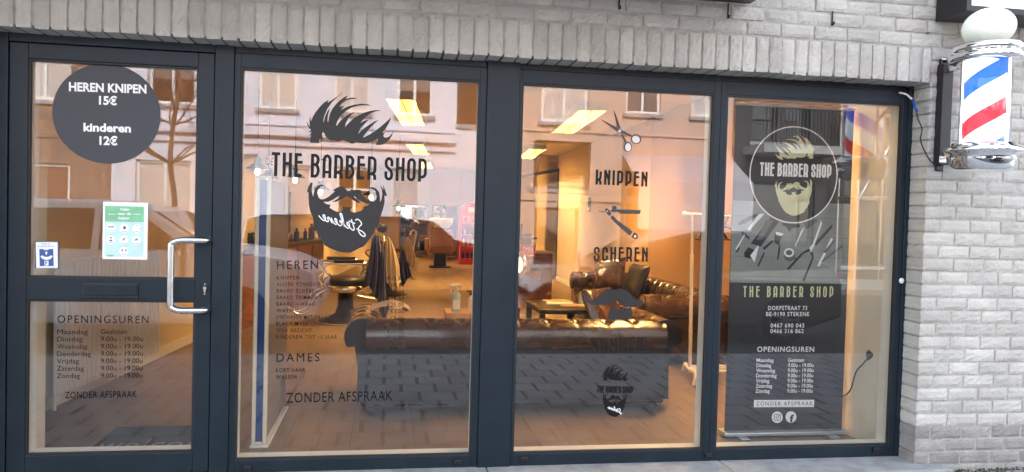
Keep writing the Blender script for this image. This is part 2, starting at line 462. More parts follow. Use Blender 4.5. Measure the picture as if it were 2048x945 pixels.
def decopx(mb, s_, xa, ya, xb, yb, capx, y=0.0, lift=.002, **kw):
    p0 = at(xa, ya, y); p1 = at(xb, yb, y); c = (at(xa, ya, y)-at(xa, ya-capx, y)).length
    deco(mb, s_, p0, p1, c, y-lift, **kw)


# ---- traced artwork (kept in its own little pixel frame)
HAIR = [(158,835),(295,840),(300,790),(318,765),(330,790),(336,755),(345,785),(348,760),(360,790),(358,750),(347,735),(345,695),(362,662),(385,690),(400,725),(430,765),(470,790),(505,798),(540,795),(585,812),(625,808),(665,793),(700,797),(740,815),(785,840),(825,850),(855,840),(885,825),(930,832),(990,838),(1050,835),(1110,820),(1180,795),(1225,770),(1228,790),(1215,830),(1190,865),(1240,868),(1300,860),(1355,835),(1410,785),(1450,720),(1468,655),(1440,700),(1405,735),(1360,755),(1325,748),(1312,715),(1325,690),(1350,672),(1300,676),(1340,625),(1390,545),(1425,475),(1435,412),(1400,465),(1340,520),(1270,580),(1180,650),(1090,705),(1030,740),(988,752),(1020,705),(1070,640),(1130,575),(1190,515),(1235,478),(1170,500),(1100,545),(1030,590),(970,640),(925,692),(922,670),(950,610),(1000,555),(1050,505),(1082,475),(1040,480),(990,500),(950,528),(985,475),(1040,420),(1110,370),(1190,340),(1282,326),(1190,321),(1100,335),(1000,365),(900,415),(810,480),(750,540),(708,590),(720,530),(760,450),(810,395),(860,350),(800,370),(730,410),(660,465),(610,520),(575,572),(572,548),(590,490),(640,410),(720,335),(820,275),(930,245),(1030,240),(1130,251),(1060,227),(960,221),(850,235),(750,265),(635,322),(665,290),(700,248),(660,260),(622,265),(660,215),(720,170),(790,145),(860,140),(910,146),(850,124),(790,128),(715,148),(735,115),(752,90),(690,120),(620,175),(560,235),(510,300),(475,370),(455,440),(442,520),(432,480),(440,400),(470,290),(430,345),(395,420),(372,520),(366,480),(385,400),(430,300),(500,200),(590,110),(682,45),(600,95),(520,150),(437,205),(440,180),(447,160),(380,200),(310,270),(250,345),(205,420),(182,475),(175,500),(165,460),(160,412),(150,480),(152,560),(155,585),(130,545),(110,505),(108,530),(125,580),(150,610),(175,630),(165,650),(130,655),(155,668),(178,665),(172,695),(135,720),(165,720),(175,705),(165,770)]
HAIR = [(600+x/7.875, 180+y/7.875) for x, y in HAIR]
BEARD = [(80,208),(100,205),(100,280),(105,360),(120,430),(150,500),(160,560),(160,640),(175,672),(190,655),(205,700),(215,742),(245,750),(290,835),(350,865),(400,885),(450,905),(530,920),(600,918),(660,890),(700,865),(745,850),(790,800),(830,750),(870,690),(900,620),(930,590),(935,520),(960,470),(985,390),(1000,320),(998,245),(1027,258),(1020,220),(1000,165),(978,110),(988,180),(975,160),(945,118),(965,170),(972,230),(962,290),(948,322),(942,250),(935,205),(900,165),(860,145),(815,158),(860,168),(890,200),(905,250),(900,290),(870,315),(830,310),(790,285),(750,255),(730,225),(712,192),(755,215),(740,200),(715,180),(690,175),(640,185),(605,170),(590,190),(560,192),(540,165),(510,150),(480,143),(440,150),(385,185),(412,195),(380,225),(330,265),(280,290),(240,290),(215,260),(207,210),(215,170),(240,140),(275,130),(307,150),(290,125),(250,115),(205,130),(180,160),(165,200),(155,260),(146,230),(138,190),(140,140),(150,100),(128,88),(100,140)]
MOUTH = [(275,318),(330,320),(390,295),(440,260),(475,240),(455,275),(410,305),(380,322),(430,318),(480,300),(520,275),(550,252),(590,275),(640,305),(690,330),(715,335),(680,305),(650,275),(635,250),(670,275),(715,310),(770,335),(830,340),(800,365),(745,375),(750,400),(720,430),(660,447),(610,440),(590,420),(600,395),(612,380),(560,378),(500,375),(510,400),(500,430),(470,442),(430,435),(390,415),(350,390),(360,355),(310,345)]
BEARD = [(600+x/5.905, 350+y/5.905) for x, y in BEARD]
MOUTH = [(600+x/5.905, 350+y/5.905) for x, y in MOUTH]
SCRIPT = [[(1.7,3.0),(1.3,3.4),(.7,3.2),(.5,2.6),(.95,2.0),(1.35,1.3),(1.1,.4),(.4,.05),(0,.45),(.45,1.0),(1.7,1.3)],
 [(2.55,3.0),(2.3,1.9),(2.2,1.0),(2.5,.7),(3.0,1.0),(3.5,1.5),(3.55,2.0),(3.2,2.0),(3.1,1.3),(3.45,.8),(4.0,1.1),(4.6,2.4),(4.8,3.4),(4.5,3.5),(4.3,2.3),(4.2,.9)],
 [(1.85,2.3),(3.15,2.45)],
 [(4.25,1.3),(4.9,2.0),(5.0,1.6),(4.55,1.4),(5.1,.8),(5.6,1.1),(6.0,1.5),(6.05,2.0),(5.75,2.0),(5.65,1.3),(6.0,.8),(6.5,1.2),(6.8,1.9),(6.75,.9),(7.2,1.8),(7.5,1.8),(7.5,1.0),(7.9,.9),(8.3,1.4),(8.5,1.9),(8.2,2.1),(8.0,1.5),(8.25,.9),(8.8,1.0),(9.4,1.6)]]


def art(mb, polys, y, fmap):
    mb.flat([[fmap(x, z) for x, z in p] for p in polys], y)


def px_map(y):
    def f(x, yy):
        p = at(x, yy, y); return (p.x, p.z)
    return f


def copy_tree(o, parent=None):
    c = o.copy(); COL.objects.link(c); c.parent = parent
    for ch in list(o.children): copy_tree(ch, c)
    return c

# ------------------------------------------------------------------ the setting: ground
MB().box(-30, 30, -3.5, -.12, -.12, .05).build('pavement', M['pave'])
tag(D.objects['pavement'], kind='structure')
tag(MB().box(-30, 30, -3.65, -3.5, -.2, .045).build('kerb', M['kerb'], bevel=.015), kind='structure')
tag(MB().quad((-80, -60, -.2), (80, -60, -.2), (80, 30, -.2), (-80, 30, -.2)).build('ground', M['asphalt']), kind='structure')
tag(MB().box(-30, 30, -11.2, -3.65, -.19, -.07).build('road', M['asphalt']), kind='structure')
tag(MB().box(-30, 30, -14.0, -11.2, -.19, .05).build('footpath', M['pave']), kind='structure')

# ------------------------------------------------------------------ the shop building
WY = -.15
XR, XL = 3.076, -1.93
shop = thing('shop_building', 'grey painted brick shop building framing the dark glazed barber shopfront', 'building', (.6, 0, 0))


def brick(mb, x0, x1, z0, z1, y0, y1, nx, nz, amp=.0035, seed=0):
    vs = []; fs = []
    mold = random.random()
    ox = random.uniform(0, 50)
    tilt = random.uniform(-.0025, .0025)
    for j in range(nz+1):
        for i in range(nx+1):
            u, v = i/nx, j/nz
            x = x0+(x1-x0)*u; z = z0+(z1-z0)*v
            e = 0
            q = Vector((x*14+ox, z*22, ox))
            d = noise.noise(q)*amp
            if mold > .45:      # folds of a hand-moulded brick
                k = noise.noise(Vector((x*18+z*25+ox, z*40-x*15, 3.1)))
                d += -max(0, .22-abs(k))*amp*5
            rim = (i in (0, nx)) or (j in (0, nz))
            if rim:
                d = -.006-.004*noise.noise(q*3)
                x += noise.noise(q*2)*.0032*(1 if i in (0, nx) else 0); z += noise.noise(q*2.3+Vector((9, 0, 0)))*.0028*(1 if j in (0, nz) else 0)
            vs.append((x, y0-d+tilt, z))
    n = nx+1
    for j in range(nz):
        for i in range(nx): fs.append((j*n+i, j*n+i+1, (j+1)*n+i+1, (j+1)*n+i))
    # sides
    loop = [i for i in range(n)]+[j*n+nx for j in range(1, nz+1)]+[nz*n+i for i in range(nx-1, -1, -1)]+[j*n for j in range(nz-1, 0, -1)]
    b = len(vs)
    for k in loop: p = vs[k]; vs.append((p[0], y1, p[2]))
    L = len(loop)
    for k in range(L): fs.append((loop[k], b+k, b+(k+1) % L, loop[(k+1) % L]))
    mb.add(vs, fs, False)


def courses(mb, x0, x1, z0, z1, pitch, y0, y1, shift=0, h=None, nx=9, nz=4, edge_left=False):
    k = 0; z = z0
    while z < z1-.02:
        x = x0 - (0 if edge_left else shift % .2)
        half = (k % 2 == 1)
        first = True
        if half and not edge_left: x -= .1
        while x < x1-.03:
            wd = .2
            if edge_left and first and half: wd = .1
            xa, xb = max(x, x0), min(x+wd, x1)
            g = .011
            fine = xb < 4.3 and z < 3.0
            if xb-xa > .03:
                brick(mb, xa+(0 if (edge_left and first) else g/2), xb-g/2, z+g/2, z+pitch-g/2, y0+random.uniform(-.002, .002), y1, nx if fine else 2, nz if fine else 1)
            x += wd; first = False
        z += pitch; k += 1


PR = (2.529-.017)/33
wb = MB()
courses(wb, XR, 6.2, .017+4*PR, 2.529, PR, WY, 0.0, edge_left=True)
courses(wb, -5.0, 6.2, 2.529, 3.2, .077, WY, -.05, shift=.06)
courses(wb, -5.0, XL, .017+4*PR, 2.529, PR, WY, 0.0, shift=.05)
wall_bricks = wb.build('brick_wall', M['brick'], shop)
sb = MB()
x = XL
while x < XR-.03:
    brick(sb, x+.006, min(x+.0785, XR)-.006, 2.327+random.uniform(-.002, .002), 2.518, WY+random.uniform(-.003, .002), .02, 4, 9, .005)
    x += .0785
sb.build('soldier_course', M['brick'], shop)
pb = MB()
courses(pb, XR, 6.2, .017, .017+4*PR-.02, PR, WY+.002, 0.0, edge_left=True)

pb.build('plinth', M['plinthb'], shop)
mo = MB()
mo.box(XR+.009, 6.2, WY+.010, .16, .0, 2.529).box(-5, XL-.008, WY+.010, .16, 0, 2.529).box(-5, 6.2, WY+.011, .155, 2.5292, 3.2).box(XL-.007, XR+.0085, WY+.012, .15, 2.34, 2.529)
mo.build('mortar_bed', M['mortar'], wall_bricks)
MB().box(-12, 9, WY+.006, .2, 3.2, 6.2).build('upper_wall', M['wall_up'], shop)
MB().box(-12, 9, WY-.25, 20.4, 6.2, 6.45).build('roof', M['fac_dark'], shop)
side = MB(); side.box(-5.2, -5, -.1, 20.2, 0, 3.2).box(6.2, 6.4, -.1, 20.2, 0, 3.2).box(-5, 6.2, 20.0, 20.2, 0, 6.2).box(-12, 9, .21, 20, 3.3, 3.4)
side.build('outer_shell', M['wall_up'], shop)
st = MB()
for a_, b_ in ((-.80, .566), (.570, 1.93), (1.934, 3.25)): st.box(a_, b_, -.255, .05, .02, .1035)
st.build('stone_sill', M['bluestone'], shop, bevel=.008)
MB().box(XL, -.803, -.2, .12, .02, .078).build('threshold', M['bluestone'], shop, bevel=.006)
# moss at the foot of the wall
ms = MB()
for i in range(500):
    x = random.uniform(3.1, 4.6); y = -.16-abs(random.gauss(0, .018)); z = .05+random.uniform(0, .016); a = random.random()*6
    r_ = random.uniform(.003, .009)
    ms.add([(x+r_*math.cos(a), y+r_*math.sin(a), z), (x-r_*math.sin(a), y+r_*math.cos(a), z+r_*.8), (x-r_*math.cos(a), y-r_*math.sin(a), z+.003), (x, y, z+r_*1.5)], [(0, 1, 2), (0, 1, 3), (1, 2, 3)])
tag(ms.build('moss', M['moss']), 'green moss growing along the foot of the brick wall', 'moss', kind='stuff')

# ------------------------------------------------------------------ shopfront joinery
GY = .026          # glass plane
FZ0, FZ1 = .105, 2.31


def pane(parent, x0, x1, z0, z1):
    MB().box(x0-.006, x1+.006, GY, GY+.006, z0-.006, z1+.006).build('glass_pane', M['glass'], parent)
    MB().ring(x0-.004, x1+.004, z0-.004, z1+.004, (.010,)*4, .004, GY-.001).build('gasket', M['gasket'], parent)
    # cream inside face of the frame, seen through the glass
    MB().ring(x0-.03, x1+.03, z0-.03, z1+.03, (.03, .03, .03, .03), GY+.008, .125).build('inner_frame', M['frame_in'], parent, bevel=.003)


def window(label, x0, x1, z0, z1, ox0, ox1, grille=True):
    t = thing('shop_window', label, 'window', ((x0+x1)/2, 0, FZ0), 0, 'large windows of the shopfront')
    MB().ring(ox0, ox1, FZ0, 2.294, (x0-ox0-.003, ox1-x1-.003, z0-FZ0-.003, 2.294-z1-.003), 0, .06).build('frame', M['frame'], t, bevel=.003)
    pane(t, x0, x1, z0, z1)
    return t


W1 = window('wide shop window with bearded head logo and price list, left of the thick post', -.760, .478, .174, 2.216, -.795, .517)
W2 = window('shop window with scissors, razor and moustache stickers above the sofa', .715, 1.825, .174, 2.216, .697, 1.8655)
W3 = window('narrow shop window in front of the black roll-up banner', 1.906, 3.011, .174, 2.216, 1.8665, 3.05)
# ventilation grilles above windows, built as parts of the windows
for W_, a, b in ((W1, -.79, .515), (W2, .70, 1.864), (W3, 1.868, 3.05)):
    g = MB(); g.box(a, b, .018, .05, 2.2945, 2.338)
    n_ = int((b-a)/.012)
    for i in range(n_): g.box(a+i*.012, a+i*.012+.006, .010, .018, 2.299, 2.334)
    g.build('vent_grille', M['blackmetal'], W_)
    MB().box(a-.001, b+.001, -.004, .017, 2.2943, 2.2995).build('vent_lip', M['frame'], W_)
for W_, px_, py_ in ((W1, 495, 936), (W1, 915, 925), (W2, 1048, 919), (W2, 1417, 911), (W3, 1752, 900)):
    p = at(px_, py_, -.01)
    MB().box(p.x-.020, p.x+.020, -.016, .001, p.z-.012, p.z+.012).build('drain_cap', M['blackmetal'], W_, bevel=.003)
post = thing('window_post', 'broad anthracite aluminium post between the logo window and the scissors window', 'post', (.607, 0, FZ0))
MB().box(.5175, .6965, -.012, .07, FZ0, 2.335).build('profile', M['frame'], post, bevel=.004)
jp = thing('end_post', 'slim dark frame post beside the brick reveal on the right', 'post', (3.06, 0, FZ0))
MB().box(3.051, XR+.004, -.006, .12, FZ0, 2.336).build('profile', M['frame'], jp, bevel=.003)
q = at(1803, 562, -.008)
MB().lathe((q.x, -.006, q.z), [(.0165, 0), (.0165, .004), (.014, .007), (.0001, .008)], 24, (0, -1, 0)).build('round_cap', M['whiteplastic'], jp)
# the soffit board above the frames, its dark colour holds the contact shadow
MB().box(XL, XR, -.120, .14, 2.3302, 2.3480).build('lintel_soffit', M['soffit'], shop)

# ---- door
door = thing('shop_door', 'dark glazed shop entrance door with steel pull handle and opening hours', 'door', (-1.37, 0, .1))
MB().box(XL, -1.862, -.008, .08, .079, 2.336).box(-.889, -.7955, -.010, .08, .079, 2.336).box(-1.862, -.889, -.002, .08, 2.286, 2.336).build('door_frame', M['frame'], door, bevel=.004)
leaf = MB(); leaf.ring(-1.857, -.893, .118, 2.282, (.085, .078, .102, .076), -.004, .06).box(-1.772, -.971, -.004, .06, 1.007, 1.119)
leaf.build('door_leaf', M['frame'], door, bevel=.004)
pane(door, -1.769, -.974, .223, 1.004); pane(door, -1.769, -.974, 1.122, 2.203)
a, b = at(165, 566, -.006), at(277, 597, -.006)
sl_ = MB(); sl_.box(a.x, b.x, -.014, -.004, b.z, a.z).build('letter_slot', M['blackmetal'], door, bevel=.003)
MB().box(a.x+.006, b.x-.006, -.021, -.0145, b.z+.014, a.z-.008).build('flap', M['frame'], D.objects['letter_slot'], bevel=.003)
a, b = at(410, 480, -.03), at(410, 622, -.03)
hx = -.905; lx = at(340, 550, -.10).x
hz0, hz1 = 1.325, .968
pth = [(hx, -.004, hz0), (hx, -.05, hz0), (hx-.02, -.075, hz0), (hx-.10, -.085, hz0), (lx+.03, -.088, hz0-.004), (lx+.006, -.088, hz0-.018), (lx, -.088, hz0-.05), (lx, -.088, hz1+.05), (lx+.006, -.088, hz1+.018), (lx+.03, -.088, hz1+.004), (hx-.10, -.085, hz1), (hx-.02, -.075, hz1), (hx, -.05, hz1), (hx, -.004, hz1)]
MB().tube(catmull(pth, 5), .0165, 18).build('pull_handle', M['steel'], door)
lk = MB(); q = at(410, 578, -.006); lk.box(q.x-.010, q.x+.010, -.009, -.004, q.z-.032, q.z+.032)
lp = lk.build('lock_plate', M['blackmetal'], door, bevel=.003)
lc = MB(); lc.cyl((q.x, -.0085, q.z+.004), (q.x, -.016, q.z+.004), .0085, n=16).box(q.x-.004, q.x+.004, -.015, -.0088, q.z-.018, q.z)
for dz in (.024, -.026): lc.cyl((q.x, -.0085, q.z+dz), (q.x, -.012, q.z+dz), .004, n=10)
lc.build('lock_cylinder', M['steel'], lp)

# door lettering
LV = GY-.0015
t1 = MB()
textpx(t1, 'OPENINGSUREN', 115, 646, 297, 647, 15, GY, spacing=1.25)
rows = [('Maandag', 'Gesloten', 176, 254), ('Dinsdag', '9.00u - 19.00u', 165, 286), ('Woensdag', '9.00u - 19.00u', 175, 286), ('Donderdag', '9.00u - 19.00u', 182, 286), ('Vrijdag', '9.00u - 19.00u', 158, 285), ('Zaterdag', '9.00u - 19.00u', 168, 285), ('Zondag', '9.00u - 19.00u', 160, 285)]
for i, (d_, h_, xe, he) in enumerate(rows):
    yb = 668.5+i*14.65
    textpx(t1, d_, 115-.2*i, yb+.3, xe, yb, 9.5, GY); textpx(t1, h_, 202, yb-.3, he, yb-.6, 9.5, GY)
textpx(t1, 'ZONDER AFSPRAAK', 130, 797, 274, 795, 13, GY, spacing=1.1)
t1.build('opening_hours_lettering', M['black'], door)

# window 1: logo, name, price list
m1 = MB(); f1 = px_map(LV)
art(m1, [HAIR], LV, f1)
art(m1, [BEARD, MOUTH], LV, f1)
logo1 = m1.build('head_logo', M['vinyl_grey'], W1)
m2 = MB(); decopx(m2, 'THE BARBER SHOP', 543, 352.5, 853, 364.5, 48, GY, th=.125, lw=.255, gap=.115, space=.24)
m2.build('name_lettering', M['black'], W1)


def script(mb, xs, ys, ux, uz, y, th, fm):         # handwritten "Stekene" on its little unit frame
    for st_ in SCRIPT:
        pts = catmull([(p[0], p[1], 0) for p in st_], 5)
        ribbon(mb, [fm(xs+ux[0]*p.x+uz[0]*p.y, ys+ux[1]*p.x+uz[1]*p.y) for p in pts], th, y)


sm_ = MB(); script(sm_, 731, 475, (-9.75, -3.0), (-1.2, -9.5), LV-.001, .0055, f1)
sm_.build('script_lettering', M['white'], W1)
t2 = MB()
textpx(t2, 'HEREN', 554, 539, 636, 538, 17, GY, spacing=1.3)
items = ['KNIPPEN', 'ALLEEN TONDEUSE', 'BAARD SCHEREN', 'BAARD TRIMMEN', 'BAARD + HAAR', 'WASSEN', 'ONTHAREN MET DRAAD', 'BLACK MASK', 'WAX GEZICHT', 'KINDEREN TOT 10 JAAR']
ends = [598, 640, 636, 634, 630, 596, 660, 617, 623, 674]
prices = ['€15.00', '€10.00', '€10.00', '€10.00', '€25.00', '€5.00', '€5.00', '€5.00', '€10.00', '€12.00']
for i in range(10):
    yb = 559.5+i*13.15
    textpx(t2, items[i], 554-.2*i, yb, ends[i], yb+.2, 7.4, GY, spacing=1.25, bold=.003)
    textpx(t2, prices[i], 774 if len(prices[i]) == 6 else 781, yb+1.3, 808-.2*i, yb+1.6, 7.4, GY, spacing=1.25, bold=.003)
textpx(t2, 'DAMES', 553, 724, 639, 723, 16.5, GY, spacing=1.3)
textpx(t2, 'KORT HAAR', 552, 744.5, 610, 744, 7.4, GY, spacing=1.25, bold=.003)
textpx(t2, 'WASSEN', 552, 758, 593, 757.5, 7.4, GY, spacing=1.25, bold=.003)
textpx(t2, 'ZONDER AFSPRAAK', 573, 806, 785, 801, 19.5, GY, spacing=1.1)
t2.build('price_list_lettering', M['black'], W1)

# window 2: service words and pictures
m3 = MB()
decopx(m3, 'KNIPPEN', 1191, 369.5, 1294, 374, 30, GY, th=.15, lw=.27, gap=.17)
decopx(m3, 'SCHEREN', 1187, 523, 1295, 524, 29, GY, th=.14, lw=.27, gap=.17)
decopx(m3, 'TRIMMEN', 1178, 705, 1286, 702, 28, GY, th=.13, lw=.25, gap=.15)
m3.build('service_lettering', M['black'], W2)
f2 = px_map(LV)
S = lambda pts, sx, sy, k: [(sx+a_/k, sy+b_/k) for a_, b_ in pts]
sc = MB(); k = 5.908
def oval(cx, cy_, rx, ry, rot, n=22):
    c_, s_ = math.cos(rad(rot)), math.sin(rad(rot))
    return [(cx+rx*math.cos(2*PI*i/n)*c_-ry*math.sin(2*PI*i/n)*s_, cy_+rx*math.cos(2*PI*i/n)*s_+ry*math.sin(2*PI*i/n)*c_) for i in range(n)]
art(sc, [S([(118,105),(205,150),(330,215),(395,250),(492,298),(482,318),(400,285),(350,278),(325,262),(250,205)], 1180, 220, k)], LV, f2)
art(sc, [S([(280,0),(305,55),(345,170),(364,225),(352,222),(318,203),(300,100)], 1180, 220, k)], LV-.0002, f2)
art(sc, [S([(366,292),(385,288),(410,335),(435,380),(415,395),(398,350)], 1180, 220, k)], LV-.0003, f2)
art(sc, [S(oval(545, 347, 62, 55, 30), 1180, 220, k), S(oval(543, 350, 48, 43, 30), 1180, 220, k)], LV-.0004, f2)
art(sc, [S(oval(447, 440, 48, 60, 0), 1180, 220, k), S(oval(450, 443, 36, 49, 0), 1180, 220, k)], LV-.0005, f2)
sci = sc.build('scissors_sticker', M['etch'], W2)
sd = MB()
art(sd, [S(oval(543, 350, 47, 42, 30), 1180, 220, k)], LV-.0001, f2); art(sd, [S(oval(450, 443, 35, 48, 0), 1180, 220, k)], LV-.0001, f2); art(sd, [S(oval(350, 252, 17, 18, 0), 1180, 220, k)], LV-.0008, f2)
sd.build('finger_ring_fill', M['silverv'], sci)
rz_ = MB(); k = 7.269
art(rz_, [S([(118,152),(150,168),(200,172),(225,172),(215,180),(170,182),(140,172)], 1180, 400, k)], LV, f2)
art(rz_, [S([(218,150),(228,128),(250,124),(270,140),(290,170),(315,200),(282,238),(250,205)], 1180, 400, k)], LV, f2)
art(rz_, [S([(285,152),(320,148),(322,90),(385,90),(387,140),(735,150),(738,172),(725,205),(440,203),(405,175),(350,182),(300,172)], 1180, 400, k)], LV-.0002, f2)
art(rz_, [S([(295,258),(330,226),(400,300),(500,375),(618,465),(580,522),(470,430),(370,340)], 1180, 400, k)], LV, f2)
art(rz_, [S([(602,542),(645,472),(685,498),(700,530),(690,565),(660,575)], 1180, 400, k)], LV, f2)
rzo = rz_.build('razor_sticker', M['etch'], W2)
rd = MB(); art(rd, [S(oval(656, 532, 15, 15, 0), 1180, 400, k)], LV-.0005, f2); art(rd, [S(oval(252, 166, 8, 8, 0), 1180, 400, k)], LV-.0005, f2)
rd.build('rivet_dot', M['white'], rzo)
mu = MB(); k = 3.371
art(mu, [S([(35,120),(40,102),(60,98),(50,105),(45,125),(60,140),(85,140),(115,115),(145,85),(170,64),(205,58),(232,70),(255,66),(290,62),(320,75),(345,100),(370,125),(400,140),(425,140),(437,120),(430,160),(395,182),(345,180),(310,186),(270,165),(245,136),(215,155),(185,172),(135,170),(110,172),(80,170),(45,150)], 1160, 560, k)], LV, f2)
art(mu, [S([(188,262),(200,200),(222,160),(250,200),(300,205),(345,182),(352,262),(240,262),(234,283)], 1160, 560, k)], LV-.0002, f2)
mu.build('moustache_sticker', M['vinyl_grey'], W2)
# small complete logo at the bottom
def logo_map(cx, ct, sx, sy, y, mirror=False, tilt=0):
    def f(x, yy):
        u = (x-700)*(-1 if mirror else 1)*sx; v = (yy-340)*sy
        p = at(cx+u, ct+v+tilt*u, y); return (p.x, p.z)
    return f
fs_ = logo_map(1231.5, 779.5, .30, .33, LV, False, 0)
ml = MB(); art(ml, [HAIR], LV, fs_); art(ml, [BEARD, MOUTH], LV, fs_)
ml.build('head_logo', M['black'], W2)
ml = MB(); decopx(ml, 'THE BARBER SHOP', 1194, 786, 1265, 787, 13.5, GY, th=.13, lw=.255, gap=.115, space=.24)
ml.build('name_lettering', M['black'], W2)
ml = MB(); script(ml, 1243, 829, (-2.9, -1.0), (-.3, -3.0), LV-.001, .0045, px_map(LV))
ml.build('script_lettering', M['white'], W2)

# ---- things stuck on the door
c0 = at(214, 228, GY); rx = (at(322, 228, GY)-at(106, 228, GY)).length/2; rzz = (at(214, 128, GY)-at(214, 328, GY)).length/2
ps = thing('price_sign', 'round black price sticker at the top of the door', 'sticker', (c0.x, GY, c0.z-rzz))
PY = GY-.003
dsc = MB(); n = 72
dsc.add([(c0.x+rx*math.cos(2*PI*i/n), yy_, c0.z+rzz*math.sin(2*PI*i/n)) for yy_ in (PY, GY-.0005) for i in range(n)],
        [tuple(range(n))]+[(i, (i+1) % n, n+(i+1) % n, n+i) for i in range(n)])
M['disc'] = mat('slate_vinyl', (.032, .037, .045), .5)
dsc.build('disc', M['disc'], ps)
tt = MB()
textpx(tt, 'HEREN KNIPEN', 138, 182, 293, 187, 16.5, PY, .0008, bold=.035)
textpx(tt, '15€', 198, 209, 234, 210.5, 16, PY, .0008, bold=.035)
textpx(tt, 'kinderen', 167, 262.5, 262, 265, 15.5, PY, .0008, bold=.035)
textpx(tt, '12€', 199, 289.5, 235, 290.5, 16, PY, .0008, bold=.035)
tt.build('lettering', M['white'], ps)

po = thing('paper_notice', 'white and green safety notice taped inside the door glass', 'notice', at(250, 520, GY))
PY = GY-.0025
def pq(mb, pts, y): mb.flat([[(at(a_, b_, y).x, at(a_, b_, y).z) for a_, b_ in pts]], y)
mb = MB(); a_, b_ = at(206, 404, PY), at(294.5, 520, PY); mb.box(a_.x, b_.x, PY, GY-.0008, b_.z, a_.z)
mb.build('sheet', M['paper'], po)
M['mint'] = mat('mint_print', (.52, .72, .70), .6, 0, .08, 20); M['greenp'] = mat('green_print', (.20, .50, .28), .6, 0, .2, 12)
mb = MB(); pq(mb, [(210, 444), (288, 445), (287, 514), (209, 513)], PY-.0006); mb.build('mint_panel', M['mint'], po)
mb = MB(); pq(mb, [(210, 412), (288, 414), (288, 445), (210, 443.5)], PY-.0007); mb.build('green_header', M['greenp'], po); mb = MB(); pq(mb, [(214, 510), (227, 510.3), (226, 513.5), (215, 513.4)], PY-.001); mb.build('green_badge', M['greenp'], po)
mb = MB()
for s_, xa, xb, yb in (('Veilig', 240, 259, 421.5), ('naar de', 236, 262, 430), ('kapper', 237, 260, 438.5)): textpx(mb, s_, xa, yb, xb, yb+.4, 5, PY, .001, bold=.02)
for xa, xb in ((216, 232), (267, 281)): pq(mb, [(xa, 428.2), (xb, 428.6), (xb, 429.6), (xa, 429.2)], PY-.001)
for (ox_, oy_) in ((222, 456), (248.5, 457), (274, 458), (221.5, 480), (248, 480.5), (273.5, 481), (247.5, 503)):
    mb.flat([[(at(ox_+9*math.cos(2*PI*i/20), oy_+9*math.sin(2*PI*i/20), PY).x, at(ox_+9*math.cos(2*PI*i/20), oy_+9*math.sin(2*PI*i/20), PY).z) for i in range(20)]], PY-.0012)
mb.build('white_print', M['white'], po)
M['ink'] = mat('grey_ink', (.10, .13, .16), .6); mb = MB()
Yk = PY-.0018
def dot(x, y, rx_, ry_): mb.flat([[(at(x+rx_*math.cos(2*PI*i/12), y+ry_*math.sin(2*PI*i/12), Yk).x, at(x+rx_*math.cos(2*PI*i/12), y+ry_*math.sin(2*PI*i/12), Yk).z) for i in range(12)]], Yk)
for dx in (-4, 0, 4): dot(222+dx, 454, 1.5, 2)
dot(249, 456, 3.2, 3.4); dot(281, 458, .8, 2); dot(274, 452, 2, .7); dot(221.5, 476, 2.2, 1.6)
pq(mb, [(218, 483), (219, 480), (224, 480), (225, 483)], Yk); pq(mb, [(244, 481.5), (247, 477), (252, 476), (247, 481.5)], Yk); pq(mb, [(268.5, 481), (272, 478), (277, 476.8), (273, 482)], Yk)
dot(244.5, 501, 1.3, 3); dot(252, 501, 1.3, 3)
for (ox_, oy_) in ((222, 461.5), (248.5, 462.5), (274, 463.5), (221.5, 485.5), (248, 486.3), (273.5, 486.5), (247.5, 508.5)): pq(mb, [(ox_-5, oy_), (ox_+5, oy_+.2), (ox_+5, oy_+1), (ox_-5, oy_+.8)], Yk)
mb.build('pictograms', M['ink'], po)

bs = thing('parking_disc_sticker', 'small white sticker with blue parking disc picture at the door edge', 'sticker', at(94, 538, GY))
mb = MB(); a_, b_ = at(70, 483, PY), at(117.5, 537.5, PY); mb.box(a_.x, b_.x, PY, GY-.0008, b_.z, a_.z); M['darkedge'] = mat('dark_sticker_edge', (.05, .08, .12), .5)
mb.build('backing', M['darkedge'], bs)
mb = MB(); pq(mb, [(71.5, 484.5), (115, 485), (115.5, 536.5), (72.5, 536.5)], PY-.0006); mb.build('card', M['paper'], bs)
M['bluep'] = mat('blue_print', (.035, .095, .30), .5)
mb = MB(); pq(mb, [(78.5, 498.5), (86, 498.5), (89, 500.5), (95, 500.5), (99, 498.5), (106.5, 498.3), (107.5, 532.5), (79.5, 532.8)], PY-.0012); mb.build('disc_picture', M['bluep'], bs)
mb = MB(); pq(mb, [(90, 504.2), (95.2, 504), (92.8, 511.5)], PY-.0018)
pq(mb, [(81, 514), (84, 511), (88, 513.5), (93, 514.5), (98, 513.5), (102, 511), (105.5, 513.5), (101, 518.5), (96, 520), (90, 520), (85, 518)], PY-.0018)
pq(mb, [(89, 522), (97, 522), (97, 531.5), (89, 531.6)], PY-.0018); mb.build('disc_marks', M['white'], bs)
mb = MB(); textpx(mb, 'P', 90.8, 530, 95.4, 530, 6.5, PY, .0024, bold=.03); textpx(mb, 'VERGEET UW', 82, 489.8, 102, 490, 2.6, PY, .0012); textpx(mb, 'PARKEERSCHIJF NIET', 76.5, 494.6, 109, 494.4, 2.6, PY, .0012)
mb.build('small_lettering', M['bluep'], bs)

